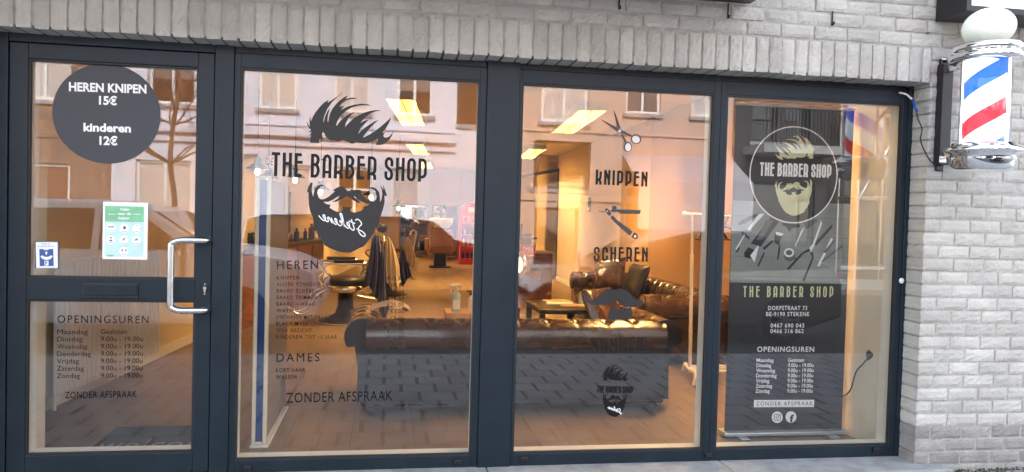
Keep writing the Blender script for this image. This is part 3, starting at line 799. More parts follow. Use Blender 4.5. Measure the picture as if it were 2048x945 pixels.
# ------------------------------------------------------------------ barber pole and the things on the brick wall
BX, BY = 3.135, -.50
bp = thing('barber_pole', 'lit barber pole with red, white and blue stripes and white globe', 'barber pole', (BX, WY, 1.8))
MB().lathe((BX, BY, 2.155), [(.112, -.225), (.112, .225)], 48).build('striped_cylinder', M['stripes'], bp)
sc_o = D.objects['striped_cylinder']
for v in sc_o.data.vertices: v.co -= Vector((BX, BY, 2.155))-origin_of(bp)
sc_o.location = Vector((BX, BY, 2.155))-origin_of(bp)
M['clear'] = glass_mat('clear_tube', (.97, .98, .99), .05)
MB().lathe((BX, BY, 2.155), [(.122, -.222), (.122, .222)], 48).build('glass_tube', M['clear'], bp)
MB().lathe((BX, BY, 0), [(.10, 2.372), (.150, 2.374), (.178, 2.382), (.186, 2.398), (.178, 2.410), (.160, 2.413), (.156, 2.424), (.168, 2.428), (.172, 2.448), (.165, 2.463), (.120, 2.467), (.108, 2.476), (.090, 2.486), (.05, 2.488), (.0001, 2.488)], 56).build('top_cap', M['chrome'], bp)
MB().lathe((BX, BY, 0), [(.0001, 1.792), (.10, 1.793), (.138, 1.803), (.154, 1.825), (.158, 1.865), (.160, 1.888), (.182, 1.894), (.188, 1.908), (.180, 1.922), (.155, 1.930), (.150, 1.945), (.10, 1.947)], 56).build('bottom_cap', M['chrome'], bp)
rods = MB()
for a in (35, 125, 215, 305):
    c_, s_ = math.cos(rad(a-33)), math.sin(rad(a-33)); rods.cyl((BX+.145*c_, BY+.145*s_, 1.92), (BX+.145*c_, BY+.145*s_, 2.39), .0085, n=12)
rods.build('rods', M['chrome'], bp)
gl = MB(); prof = [(.128*math.sin(PI*i/20)+1e-5, .103*(1-math.cos(PI*i/20))) for i in range(21)]
gl.lathe((BX+.012, BY, 2.459), prof, 48, axis=(-.12, 0, 1)).build('globe', M['pglass'], bp)
bk = MB(); bx0 = at(1880, 220, WY-.02).x
bk.box(bx0-.012, bx0+.056, WY-.048, WY+.006, 1.852, 2.43)
bkt = bk.build('wall_bracket', M['blackmetal'], bp, bevel=.004)
lip = MB()
for z in (2.445, 1.835): MB().box(bx0-.004, bx0+.048, WY-.012, WY+.004, z-.018, z+.018).build('bracket_tab', M['blackmetal'], bkt, bevel=.006)
MB().box(bx0+.002, bx0+.042, WY-.012, WY+.004, 2.436, 2.476).build('bracket_plate', M['chrome'], bkt, bevel=.006)
arm = MB()
for z in (2.40, 1.905):
    arm.box(bx0+.005, bx0+.04, -.35, WY-.046, z-.022, z+.022)
    arm.tube([(bx0+.02, -.30, z), (BX, -.36, z)], .016, 10)
arm.build('arms', M['chrome'], bp, bevel=.003)
MB().box(bx0-.0145, bx0+.03, WY-.051, WY-.047, 1.865, 1.90).build('rating_plate', M['steel'], bkt)
# cable from the window frame to the pole
cab = thing('pole_cable', 'thin cable with blue connector hanging between window frame and barber pole', 'cable', at(1822, 190, -.05))
pc = [at(1798, 186, -.012), at(1812, 189, -.02), at(1824, 199, -.05), at(1830, 212, -.10), at(1836, 238, -.165), at(1844, 258, -.175), at(1841, 280, -.17), at(1848, 300, -.17), at(1858, 318, -.17), at(1868, 328, -.18), at(1884, 330, -.185)]
MB().tube(catmull(pc, 5), .0038, 8).build('wire', M['blackmetal'], cab)
MB().tube(catmull(pc[:3], 4), .0062, 8).build('white_sleeve', M['whiteplastic'], cab)
M['connblue'] = mat('blue_connector', (.03, .10, .42), .4)
MB().tube([at(1826, 202, -.06), at(1833, 222, -.14)], .0085, 8).build('connector', M['connblue'], cab)
# hooks on the wall
for i, (hx_, hy0, hy1) in enumerate(((1240, -14, 16), (1458, 6, 34), (1667, 22, 48), (1861, 46, 66))):
    a_, b_ = at(hx_, hy0, WY-.02), at(hx_, hy1, WY-.02)
    o = thing('iron_hook', ['small iron hook just under the sign box, above the scissors window', 'small iron hook on the bricks right of the sign box end', 'small iron hook on the bricks above the banner window', 'rusty nail in the brick beside the corner sign box'][i], 'hook', (a_.x, WY, b_.z), 0, 'iron hooks on the brick front')
    if i < 3:
        MB().box(a_.x-.004, a_.x+.004, WY-.016, WY-.006, b_.z, max(a_.z, b_.z+.04)).build('shank', M['blackmetal'], o, bevel=.002)
        MB().tube([(a_.x, WY-.010, b_.z-.002), (a_.x, WY-.022, b_.z-.005), (a_.x+.002, WY-.030, b_.z+.008)], .006, 8).build('tip', M['blackmetal'], o)
    else:
        MB().tube([(a_.x, WY+.01, b_.z+.004), (a_.x, WY-.012, b_.z+.002)], .004, 8).build('shank', M['blackmetal'], o)
# sign boxes
sg = thing('fascia_sign', 'long dark sign box projecting above the shopfront, only its lower edge showing', 'sign', (-.5, WY, 2.6))
fe = at(1500, 9, -.16)
MB().box(-4.2, fe.x, -.95, WY-.012, fe.z, 3.3).build('case', M['signblack'], sg, bevel=.006)
MB().box(-4.17, fe.x-.03, -.956, -.951, fe.z+.035, 3.27).build('face', M['fac_dark'], sg)
sg2 = thing('corner_sign', 'lit white sign box with black sides above the barber pole', 'sign', (3.9, WY, 2.68))
MB().ring(3.08, 4.9, 2.675, 3.5, (.03,)*4, -.40, WY-.012).box(3.10, 4.88, -.37, WY-.02, 2.69, 3.48).build('case', M['signblack'], sg2)
MB().box(3.111, 4.869, -.398, -.372, 2.706, 3.469).build('face', M['signface'], sg2)

# ------------------------------------------------------------------ the shop interior
FL = .1
tag(MB().box(-4.6, 4.6, .13, 19.9, .0, FL).build('floor', M['floor']), kind='structure')
tag(MB().box(-4.6, 4.6, .16, 19.9, 2.8, 2.9).build('ceiling', M['ceiling']), kind='structure')
# side walls (lines on the floor), 2.7 m high


def wallseg(name, a, b, m, side, th=.10, skirt=True, z1=2.8):
    a = Vector((a[0], a[1], 0)); b = Vector((b[0], b[1], 0)); d = (b-a).normalized(); n = Vector((d.y, -d.x, 0))*side
    def hexm(t0, t1, z0, z1_): return [a+n*t0+Vector((0,0,z0)), b+n*t0+Vector((0,0,z0)), b+n*t1+Vector((0,0,z0)), a+n*t1+Vector((0,0,z0)), a+n*t0+Vector((0,0,z1_)), b+n*t0+Vector((0,0,z1_)), b+n*t1+Vector((0,0,z1_)), a+n*t1+Vector((0,0,z1_))]
    o = MB().hexa(hexm(0, th, FL-.02, z1)).build(name, m); tag(o, kind='structure')
    if skirt: MB().hexa(hexm(-.014, -.001, FL+.001, FL+.09)).build('skirting', M['whitepaint'], o, bevel=.002)
    return o


wallseg('wall_left', (-2.36, .17), (-.30, 19.75), M['cream'], -1)
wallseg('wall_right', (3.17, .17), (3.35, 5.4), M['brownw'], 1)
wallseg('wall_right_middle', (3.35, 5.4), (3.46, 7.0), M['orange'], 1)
wallseg('wall_right_far', (3.46, 7.0), (3.62, 12.1), M['cream'], 1)
wallseg('wall_right_deep', (4.05, 12.1), (4.2, 19.75), M['cream'], 1)
wallseg('wall_back', (-.9, 19.7), (4.4, 19.7), M['cream'], -1)
# cream return panels beside the windows
tag(MB().box(3.05, 3.165, .128, .62, FL, 2.79).build('wall_return', M['cream']), kind='structure')
tag(MB().box(-2.4, -1.80, .128, .30, FL, 2.79).build('wall_return_left', M['cream']), kind='structure')
tag(MB().box(-2.5, 3.3, .127, .165, 2.25, 2.799).build('wall_over_window', M['cream']), kind='structure')
# brown door-side panel and radiator on the left wall
pn = thing('wall_panel', 'brown wooden panel standing on the left wall just inside the door', 'panel', (-2.2, .9, FL))
MB().hexa([(-2.265, .62, FL), (-2.225, .62, FL), (-2.19, 1.02, FL), (-2.235, 1.02, FL), (-2.265, .62, 2.5), (-2.225, .62, 2.5), (-2.19, 1.02, 2.5), (-2.235, 1.02, 2.5)]).build('board', M['redwood'], pn, bevel=.004)
rdt = thing('radiator', 'white ribbed radiator on the left wall behind the door', 'radiator', (-2.1, 1.9, FL+.15))
rb = MB(); n = 26
for i in range(n):
    y = 1.2+i*.062; x = -2.33+.105*(y)+.085
    rb.box(x, x+.055, y, y+.045, FL+.14, FL+1.02)
rb.box(-2.13, -2.075, 1.2, 2.8, FL+.10, FL+.139).build('ribs', M['whitepaint'], rdt, bevel=.008)
MB().tube([(-2.10, 1.18, FL+.05), (-2.10, 1.18, FL+1.0)], .012, 8).build('pipe', M['whitepaint'], rdt)
# door mat
dm = thing('door_mat', 'dark grey door mat with worn welcome lettering inside the entrance', 'mat', (-1.3, .55, FL))
MB().box(-1.63, -.90, .21, .90, FL+.001, FL+.014).build('pad', M['mat_grey'], dm, bevel=.004)
wv, wf = glyphs('welcome', 1.1, .0)
xm = max(v.x for v in wv); mb = MB(); mb.add([(-1.60+v.x/xm*.70, .41+v.y*.30, FL+.0155) for v in wv], wf); mb.build('lettering', M['greypanel'], dm)

# ceiling lights
fix = None
def make_fixture():
    t = thing('ceiling_light', 'x', 'ceiling light', (0, 0, 2.8), 0, 'fluorescent ceiling fixtures')
    b = MB(); b.ring(-.165, .165, -1.28, 1.28, (.012,)*4, 0.012, .103)
    b.v = [Vector((p.x, p.z, -p.y)) for p in b.v]; b.box(-.165, .165, -1.28, 1.28, -.011, -.001); b.build('housing', M['whitepaint'], t, world=False)
    for x_ in (-.075, .075):
        for y_ in (-.62, .62): MB().tube([(x_, y_-.59, -.042), (x_, y_+.59, -.042)], .013, 10).build('tube', M['lamp'], t, world=False)
    l = MB()
    for i in range(51): yy_ = -1.26+i*.0502; l.box(-.152, .152, yy_-.002, yy_+.002, -.100, -.058)
    l.box(-.006, .006, -1.267, 1.267, -.1012, -.0575)
    l.build('louvre', M['louvre'], t, world=False)
    return t
spots = [(2.35, 1.70, 'added ceiling light just inside the scissors window, out of sight above the glass'), (2.375, 5.55, 'bright ceiling light above the scissors sticker'), (2.78, 10.9, 'farther ceiling light low at the left edge of the scissors window'),  # first fixture is unseen, added to brighten the front walls and floor
         (.22, 5.45, 'ceiling light seen over the right end of the hair logo'), (.56, 10.9, 'second ceiling light above the shop name lettering, farther back'), (.95, 15.9, 'farthest ceiling light towards the mirrors'), (2.75, 16.3, 'added ceiling light before the red product display, hidden by the thick post')]  # last fixture is unseen too, added to lift the dim back room
for i, (x, y, lab) in enumerate(spots):
    t = make_fixture() if i == 0 else copy_tree(fix)
    if i == 0: fix = t
    t.location = (x, y, 2.8); t['label'] = lab; t.rotation_euler.z = rad(-5)

# pendants along the left
def make_pendant():
    t = thing('pendant_lamp', 'x', 'pendant lamp', (0, 0, 0), 0, 'industrial pendant lamps over the barber counter')
    MB().tube([(0, 0, .15), (0, 0, 1.1)], .004, 6).build('cord', M['blackmetal'], t, world=False)
    MB().lathe((0, 0, 0), [(.125, .035), (.115, .05), (.04, .10), (.03, .16), (.0001, .162)], 24).build('shade', M['blackmetal'], t, world=False)
    MB().lathe((0, 0, 0), [(.0001, -.03), (.02, -.022), (.028, 0), (.022, .03), (.016, .06)], 16).build('bulb', M['bulb'], t, world=False)
    return t
pend = None
for i, (px, py, y, lab) in enumerate(((515, 345, 4.6, 'pendant lamp hanging nearest the left edge of the logo window'), (537, 363, 5.6, 'small lamp beside the first letter of the shop name'), (590, 362, 5.4, 'pendant lamp just under the letter E of the first word'), (641, 386, 6.2, 'pendant lamp behind the left tip of the beard logo'), (742, 396, 7.6, 'pendant lamp behind the right tip of the beard logo'), (797, 418, 9.6, 'glowing lamp right of the beard logo beside the back mirrors'))):
    t = make_pendant() if i == 0 else copy_tree(pend)
    if i == 0: pend = t
    t.location = at(px, py, y); t['label'] = lab
    if t.location.z + 1.1 < 2.8:
        for ch in t.children:
            if ch.name.startswith('cord'): ch.scale.z = (2.8-t.location.z-.0)/1.1
# barber counter along the left wall
A, B = Vector((-1.60, 4.75, 0)), Vector((-.98, 8.4, 0)); dv = (B-A).normalized(); nv = Vector((-dv.y, dv.x, 0))
def alng(u, t, z): p = A+dv*u+nv*t; return (p.x, p.y, z)
def abox(mb, u0, u1, t0, t1, z0, z1): return mb.hexa([alng(u0, t0, z0), alng(u1, t0, z0), alng(u1, t1, z0), alng(u0, t1, z0), alng(u0, t0, z1), alng(u1, t0, z1), alng(u1, t1, z1), alng(u0, t1, z1)])
LN = (B-A).length
ct = thing('barber_counter', 'long barber counter with red-brown cabinet doors and dark worktop on the left', 'counter', A+Vector((0, 0, FL)))
abox(MB(), 0, LN, .02, .42, FL, .985).build('cabinet', M['redwood'], ct)
for i in range(5): abox(MB(), .04+i*LN/5, (i+1)*LN/5-.04, .002, .019, FL+.08, .95).build('cabinet_door', M['redwood'], ct, bevel=.006)
abox(MB(), -.02, LN+.03, -.03, .45, .986, 1.03).build('worktop', M['darkwood'], ct, bevel=.008)
for k, u in enumerate((.55, 1.75, 2.95)):
    t = thing('wall_mirror', ['tall mirror over the near end of the barber counter', 'tall mirror over the middle of the barber counter', 'tall mirror over the far end of the barber counter'][k], 'mirror', alng(u, .42, 1.15), 0, 'mirrors over the barber counter')
    abox(MB(), u-.38, u+.38, .44, .47, 1.12, 1.75).build('frame', M['darkwood'], t, bevel=.005)
    abox(MB(), u-.34, u+.34, .433, .439, 1.16, 1.71).build('mirror_glass', M['mirror'], t)
bot = None
names = ['dark bottle at the near end of the barber counter', 'squat dark jar beside the first bottle on the counter', 'tall black spray bottle on the barber counter', 'black bottle in front of the first counter mirror', 'short black pot on the barber counter', 'slim dark bottle near the middle of the counter', 'black clipper stand on the counter', 'dark tonic bottle under the beard logo', 'squat black jar near the far counter end', 'last dark bottle at the far end of the counter']
for i in range(10):
    u = .15+i*.36; h = random.uniform(.10, .24); r_ = random.uniform(.028, .05)
    p = Vector(alng(u, .12+random.uniform(0, .14), 1.031))
    t = thing('bottle', names[i], 'bottle', p, 0, 'bottles on the barber counter')
    MB().lathe(p, [(r_, 0), (r_, h*.7), (r_*.4, h*.8), (r_*.4, h*.88)], 16).build('body', M['darkwood'] if i % 3 else M['redwood'], t)
    MB().lathe(p, [(r_*.45, h*.88+.001), (r_*.45, h), (.0001, h)], 12).build('cap', M['blackmetal'], t)
for k, (u, w_, h) in enumerate(((.35, .24, .18), (1.3, .20, .14), (2.2, .3, .2))):
    t = thing('tool_case', ['black tool case on the near end of the counter', 'small black tool box on the middle of the counter', 'large black tool case under the beard logo'][k], 'case', alng(u, .3, 1.031))
    abox(MB(), u-w_/2, u+w_/2, .25, .41, 1.031, 1.031+h*.75).build('case_body', M['blackmetal'], t, bevel=.01)
    abox(MB(), u-w_/2, u+w_/2, .25, .41, 1.034+h*.75, 1.03+h).build('case_lid', M['blackmetal'], t, bevel=.01)
# wall lettering sign
ws = thing('wall_sign', 'cream wall board with dark lettering hanging behind the pendant lamps', 'sign', at(520, 350, 6.4))
y0 = 6.4; a_, b_ = at(497, 300, y0), at(548, 366, y0); MB().box(a_.x, b_.x, y0, y0+.03, b_.z, a_.z).build('board', M['cream'], ws, bevel=.004)
mb = MB(); textpx(mb, 'IDE', 531, 330, 546, 331, 14, y0, .002, bold=.02); textpx(mb, 'TED', 529, 351, 545, 351, 13, y0, .002, bold=.02); mb.build('lettering', M['black'], ws)

# display board right behind window 1
db = thing('display_board', 'tall white framed display board with blue edge strip behind the price list', 'display board', (-.71, .45, FL))
MB().box(-.747, -.673, .47, 1.34, FL+.03, 1.66).build('panel', M['greypanel'], db, bevel=.02, seg=3)
MB().ring(-.752, -.668, FL+.018, 1.682, (.022, .022, .018, .02), .435, .4695).build('edge_frame', M['cream'], db, bevel=.006)
MB().box(-.7295, -.6905, .444, .4694, FL+.037, 1.661).build('blue_strip', M['blueplastic'], db)
MB().box(-.76, -.655, .43, 1.36, FL+.001, FL+.017).build('foot', M['whitepaint'], db, bevel=.004)


# ------------------------------------------------------------------ chesterfield sofas
def sofa(label, L, H, Dp, loc, rz, back_over=.10):
    t = thing('chesterfield_sofa', label, 'sofa', loc, rz, 'brown leather chesterfield sofas')
    R_ = .125; zc = H-R_
    zs = .43
    # back roll profile as (depth, height): up the rear, round the roll, down the front to the seat
    prof = [(.02, .10), (.02, zc-R_*.9)]
    cx = .06
    for i in range(19):
        a = rad(-120+300*i/18)          # from under the rear overhang, over the top, to the front
        prof.append((cx-R_*math.cos(a-PI/2+PI/2)*1.0, zc+R_*math.sin(a)))
    prof = [(.025, .10), (.025, zc-.10)]
    for i in range(19):
        a = rad(215-250*i/18); prof.append((cx+R_*math.cos(a), zc+R_*math.sin(a)))
    prof += [(cx+R_*.80+.02, zc-.14), (cx+R_*.8+.05, zs-.02)]
    P = catmull([(p[0], p[1], 0) for p in prof], 3)
    cum = [0]
    for i in range(1, len(P)): cum.append(cum[-1]+(P[i]-P[i-1]).length)
    T = cum[-1]
    s_top = cum[min(range(len(P)), key=lambda i: -P[i].y)]

    def prof_at(s):
        for i in range(1, len(P)):
            if cum[i] >= s or i == len(P)-1:
                k = (s-cum[i-1])/max(1e-6, cum[i]-cum[i-1]); p = P[i-1].lerp(P[i], k); d = (P[i]-P[i-1]).normalized(); return p, Vector((-d.y, d.x, 0))
    SP = .205

    def tuft(u, s):                       # u along, s along the profile measured from the roll's top
        # buttons on a diamond lattice
        if s < -.13: return 0.0
        row = (s+.035)/.115; best = 9; pl = 0
        r0 = math.floor(row)
        for r_ in (r0, r0+1):
            if r_ < 0: continue
            off = .5*(r_ % 2)
            uu = u/SP-off; c = round(uu)
            du = (uu-c)*SP; dr = (row-r_)*.115
            best = min(best, math.hypot(du, dr))
        val = -.026*math.exp(-(best/.030)**2)
        # pleats joining buttons
        a_ = abs(((u/SP+row/2) % 1)-.5); b__ = abs(((u/SP-row/2) % 1)-.5)
        if row > -.2: val += -.006*(math.exp(-((.5-a_)*SP/.016)**2)+math.exp(-((.5-b__)*SP/.016)**2))*min(1, (row+.2)*2)
        else:
            cc = (u/SP) - round(u/SP); val += -.006*math.exp(-(cc*SP/.012)**2)*max(0, 1-(-row)/1.0)
        return val

    def roll_mesh(length, fn, nu, nv):
        mb = MB()
        def g(uu, vv):
            s = vv*T; p, n_ = prof_at(s); u = (uu-.5)*length
            k = tuft(u, s-s_top)+.003*noise.noise(Vector((u*3, s*4, L)))
            d = p.x-n_.x*0; q = p+n_*k
            return fn(u, q.x, q.y)
        mb.grid(nu, nv, g); return mb
    W_ = L-.16
    roll_mesh(W_, lambda u, d, z: (u, d, z), int(L*95), 90).build('backrest', M['leather'], t, world=False)
    arms = []
    for sgn in (-1, 1):
        AL = Dp-.10
        ar = roll_mesh(AL, lambda u, d, z: (sgn*(L/2-d), AL/2+.04+u, z), 90, 80)
        o = ar.build('armrest', M['leather'], t, world=False); arms.append(o)
        fc = MB(); fpts = [(p.x, p.y) for p in P[::2]]
        y_ = AL+.04
        n_ = len(fpts); cxp = sum(p[0] for p in fpts)/n_; czp = sum(p[1] for p in fpts)/n_
        front = [(sgn*(L/2-p[0]), p[1]) for p in fpts]+[(sgn*(L/2-.16), .10)]
        fc.prism_y(front, y_-.02, y_+.012); fc.build('arm_front', M['leather'], o, world=False, bevel=.006)
        fb = MB(); back_ = front; fb.prism_y(back_, .028, .05); fb.build('arm_back', M['leather_dark'], o, world=False, bevel=.006)
        mbx = MB(); fac = [(sgn*(L/2-.03), .28), (sgn*(L/2-.05), zc), (sgn*(L/2-.06), zc)]
        c0_ = (sgn*(L/2-cx), y_+.014, zc); mbx.lathe(c0_, [(R_*.85, 0), (R_*.8, .012), (R_*.3, .02), (.0001, .022)], 24, (0, 1, 0)); mbx.build('scroll', M['leather'], o, world=False)
    # rear panel
    MB().box(-W_/2+.0, W_/2, .008, .024, .09, zc-.07).build('rear_panel', M['leather_dark'], t, world=False, bevel=.006)
    MB().box(-L/2+.05, L/2-.05, .05, Dp-.06, .06, .26).build('base', M['leather'], t, world=False, bevel=.02)
    nseat = 3 if L > 1.7 else 2
    iw = L-.46
    for i in range(nseat):
        x0 = -iw/2+i*iw/nseat
        c = MB()
        def cush(uu, vv, x0=x0):
            x = x0+.004+(iw/nseat-.008)*uu; y = .22+(Dp-.20)*vv
            e = (1-(2*uu-1)**6)*(1-(2*vv-1)**6)
            return (x, y, .30+.15*e**.5+.012*noise.noise(Vector((x*4, y*4, 1))))
        c.grid(20, 20, cush); c.box(x0+.004, x0+iw/nseat-.004, .22, Dp+.02, .262, .31)
        c.build('seat_cushion', M['leather'], t, world=False)
    for sx in (-1, 1):
        for y in (.08, Dp-.12):
            MB().lathe((sx*(L/2-.13), y, 0), [(.022, 0), (.04, .02), (.045, .045), (.03, .062)], 16).build('bun_foot', M['darkwood'], t, world=False)
    return t


s1 = sofa('brown leather chesterfield with its back to the window, behind the middle post', 2.26, .672, .90, (.925, 1.06, FL), 0)
s2 = sofa('brown leather chesterfield along the right wall facing into the shop', 2.9, .68, .92, (3.26, 4.15, FL), PI/2)


def cushion(label, loc, rot, m, size=.42):
    o = thing('cushion', label, 'cushion', loc); o.rotation_euler = rot
    mb = MB()
    def half(sg):
        def g(u, v):
            x, y = (u-.5)*size, (v-.5)*size
            e = max(0, (1-(2*u-1)**4)*(1-(2*v-1)**4))
            return (x*(1-.06*(1-abs(2*v-1))), y*(1-.06*(1-abs(2*u-1))), sg*(.075*e**.6+.012*noise.noise(Vector((x*9, y*9, sg)))*e))
        return g
    mb.grid(18, 18, half(1)); mb.grid(18, 18, half(-1)); mb.build('cover', m, o, world=False)
    return o
cushion('brown leather cushion leaning in the far corner of the side sofa', (2.78, 5.18, .78), (rad(68), rad(-8), rad(-35)), M['leather'])
cushion('dark brown cushion standing behind the moustache sticker', (1.86, 2.25, .70), (rad(62), 0, rad(35)), M['leather'], .40)
cushion('dark cushion beside the brown one on the side sofa', (2.98, 4.75, .74), (rad(70), 0, rad(-80)), M['leather_dark'])
# white cloth on the sofa arm
cl = thing('folded_cloth', 'pale crumpled cloth lying on the left end of the window sofa', 'cloth', (.02, 1.62, .805))
mb = MB(); mb.grid(16, 12, lambda u, v: (-.10+.28*u, 1.45+.32*v, .815+.035*noise.noise(Vector((u*4, v*4, 2)))-.10*abs(u-.45)**1.5)); mb.build('fabric', M['creamcloth'], cl)

# coffee tables
def low_table(label, x0, x1, y0, y1, z1, leg, m, mt):
    t = thing('coffee_table', label, 'table', ((x0+x1)/2, (y0+y1)/2, FL))
    MB().box(x0, x1, y0, y1, z1-.045, z1).build('tabletop', mt, t, bevel=.004)
    for sx in (x0+.003, x1-leg-.003):
        for sy in (y0+.003, y1-leg-.003): MB().box(sx, sx+leg, sy, sy+leg, FL, z1-.046).build('leg', m, t, bevel=.003)
    return t
low_table('black square coffee table with magazines between the sofas', 1.60, 2.15, 3.72, 4.55, .505, .06, M['darkwood'], M['darkwood'])
low_table('low dark side table at the left edge of the scissors window', 1.05, 1.43, 3.95, 4.5, .50, .06, M['darkwood'], M['darkwood'])
low_table('small light wooden table holding the spray bottle', .60, .92, 3.45, 3.85, .50, .04, M['lightwood'], M['lightwood'])
for i, (px, py, rz, lab, m_) in enumerate(((1115, 603, 8, 'open magazine with brown cover lying farthest on the coffee table', 'lightwood'), (1120, 608, -6, 'white pamphlet on the middle of the coffee table', 'paper'), (1148, 612, -10, 'brown magazine under the pump bottle on the coffee table', 'lightwood'))):
    p = flr(px, py, .507); o = thing('magazine', lab, 'magazine', p, rad(rz), 'reading matter on the coffee table')
    MB().box(-.15, .15, -.105, .105, 0, .006).build('pages', M['paper'], o, world=False); MB().box(-.151, .151, -.106, .106, .0065, .0085).build('cover', M[m_], o, world=False)


def bottle(name, label, p, h, r_, m_body, pump=False):
    t = thing(name, label, 'bottle', p)
    MB().lathe(p, [(r_*.9, 0), (r_, .01), (r_, h*.62), (r_*.75, h*.70), (r_*.35, h*.75), (r_*.35, h*.8)], 20).build('body', m_body, t)
    q = Vector(p)
    if pump:
        MB().lathe(p, [(r_*.5, h*.8), (r_*.5, h*.88), (r_*.18, h*.885), (r_*.18, h)], 12).tube([q+Vector((0, 0, h*.98)), q+Vector((-r_*1.5, 0, h*.97))], .006, 8).build('pump', M['blackmetal'], t)
    else:
        mb = MB(); z = h*.8
        mb.lathe(p, [(r_*.45, z), (r_*.4, z+.04*h/.25)], 12)
        mb.box(q.x-r_*1.3, q.x+r_*.9, q.y-.012, q.y+.012, q.z+z+.035, q.z+h)
        mb.tube([q+Vector((-r_*.6, 0, z+.04)), q+Vector((-r_*1.2, 0, z+.005)), q+Vector((-r_*1.0, 0, z-.03))], .006, 8)
        mb.build('trigger', M['whiteplastic'], t, bevel=.003)
        MB().box(q.x-r_*.72, q.x+r_*.72, q.y-r_*1.03, q.y-r_*.9, q.z+.03, q.z+h*.45).build('label_print', M['paper'], t)
    return t
bottle('spray_bottle', 'pale blue spray bottle with white trigger on the small wooden table', Vector((.705, 3.58, .501)), .27, .048, M['skyplastic'])
bottle('pump_bottle', 'white pump bottle with black pump beside the spray bottle', Vector((.855, 3.58, .501)), .21, .03, M['whiteplastic'], True)
bottle('gel_bottle', 'clear pump bottle with black top on the black coffee table', flr(1162, 610, .508)+Vector((0, 0, .002)), .19, .026, M['skyplastic'], True)


# ------------------------------------------------------------------ barber chairs
def barber_chair(label, loc, rz, pad, cape=True):
    t = thing('barber_chair', label, 'barber chair', loc, rz)
    MB().lathe((0, 0, 0), [(.33, 0), (.345, .012), (.33, .035), (.22, .065), (.13, .12), (.10, .2), (.09, .36), (.14, .385)], 40).build('pedestal', M['blackmetal'], t, world=False)
    MB().lathe((0, 0, 0), [(.346, .004), (.352, .012), (.346, .022)], 40).build('base_ring', M['goldchrome'], t, world=False)
    sk = MB(); sk.lathe((0, 0, 0), [(.26, .39), (.285, .40), (.285, .47), (.26, .48)], 36); sk.build('seat_skirt', M['goldchrome'], t, world=False)
    MB().lathe((0, 0, 0), [(.27, .481), (.28, .50), (.27, .545), (.22, .575), (.0001, .585)], 36).build('seat', pad, t, world=False)
    for sg in (-1, 1):
        p = [(-.24, sg*.27, .43), (-.30, sg*.30, .52), (-.24, sg*.31, .60), (-.32, sg*.31, .70), (-.26, sg*.31, .745), (0, sg*.31, .75), (.20, sg*.31, .745), (.27, sg*.30, .66), (.22, sg*.29, .56), (.26, sg*.27, .45)]
        MB().tube(catmull(p, 4), .018, 10).build('arm', M['goldchrome'], t, world=False)
        MB().box(-.2, .16, sg*.31-.035, sg*.31+.035, .768, .80).build('arm_pad', pad, t, world=False, bevel=.012)
    # backrest, leaning
    bm_ = MB(); bm_.grid(16, 14, lambda u, v: (.27+.13*v+.03*(1-(2*u-1)**2), (u-.5)*.48*(1-.15*v), .50+.52*v)); bm_.grid(16, 14, lambda u, v: (.36+.13*v, (u-.5)*.48*(1-.15*v), .50+.52*v)); bm_.build('backrest', pad, t, world=False)
    fr = MB(); fr.tube(catmull([(.28, -.25, .46), (.36, -.25, .75), (.42, -.21, 1.04), (.43, 0, 1.09), (.42, .21, 1.04), (.36, .25, .75), (.28, .25, .46)], 5), .016, 10); fr.build('back_frame', M['goldchrome'], t, world=False)
    MB().lathe((.43, -.10, 1.18), [(.0001, 0), (.05, .005), (.055, .02), (.055, .18), (.05, .195), (.0001, .2)], 18, (0, 1, 0)).build('headrest', pad, t, world=False)
    ft = MB()
    for sg in (-1, 1): ft.tube(catmull([(-.26, sg*.16, .42), (-.40, sg*.16, .34), (-.44, sg*.15, .20), (-.56, sg*.14, .13), (-.70, sg*.13, .20)], 5), .014, 8)
    ft.tube([(-.56, -.14, .13), (-.56, .14, .13)], .012, 8); ft.build('footrest_arms', M['goldchrome'], t, world=False)
    MB().hexa([(-.84, -.17, .33), (-.66, -.17, .17), (-.66, .17, .17), (-.84, .17, .33), (-.825, -.17, .345), (-.645, -.17, .185), (-.645, .17, .185), (-.825, .17, .345)]).build('footplate', M['goldchrome'], t, world=False, bevel=.006)
    MB().tube([(.1, -.28, .36), (.40, -.34, .30)], .009, 8).build('lever', M['goldchrome'], t, world=False)
    return t
ch1 = barber_chair('vintage barber chair with black seat and polished brass-toned frame', (-.49, 5.57, FL), rad(12), M['leather_dark'])
ch2 = barber_chair('red-brown leather barber chair farther back, draped with capes', (.02, 8.6, FL), rad(10), M['redwood'])


def drape(label, top, width, drop, m, seedv, flare=1.35, tilt=0.0, sway=0.0):
    t = thing('barber_cape', label, 'cape', Vector(top)-Vector((0, 0, drop)))
    def g(u, v):
        fold = .035*math.sin(u*19+seedv)*(.25+v)+.02*math.sin(u*41+seedv*2)*v
        wd = width*(.45+.55*min(1, v*1.6)*flare)
        x = top[0]+(u-.5)*wd+sway*v+.03*math.sin(v*3+seedv)*v
        hem = drop*(1-.16*math.sin(u*PI*1.4+seedv))
        return (x, top[1]-.03+fold-.06*math.sin(PI*u)*(1-v), top[2]+.05*math.sin(PI*u)*(1-v)-hem*v)
    mb = MB(); mb.grid(44, 26, g); o = mb.build('cloth', m, t)
    md = o.modifiers.new('cloth_thickness', 'SOLIDIFY'); md.thickness = .006
    return t
p = at(762, 478, 5.35); drape('navy cape hanging on the back of the near barber chair', (p.x-.06, 5.32, p.z), .20, .66, M['navy'], 1.0, 1.2)
drape('cream cape beside the navy one on the near barber chair', (p.x+.09, 5.28, p.z-.02), .17, .52, M['creamcloth'], 2.2, 1.3, sway=.09)
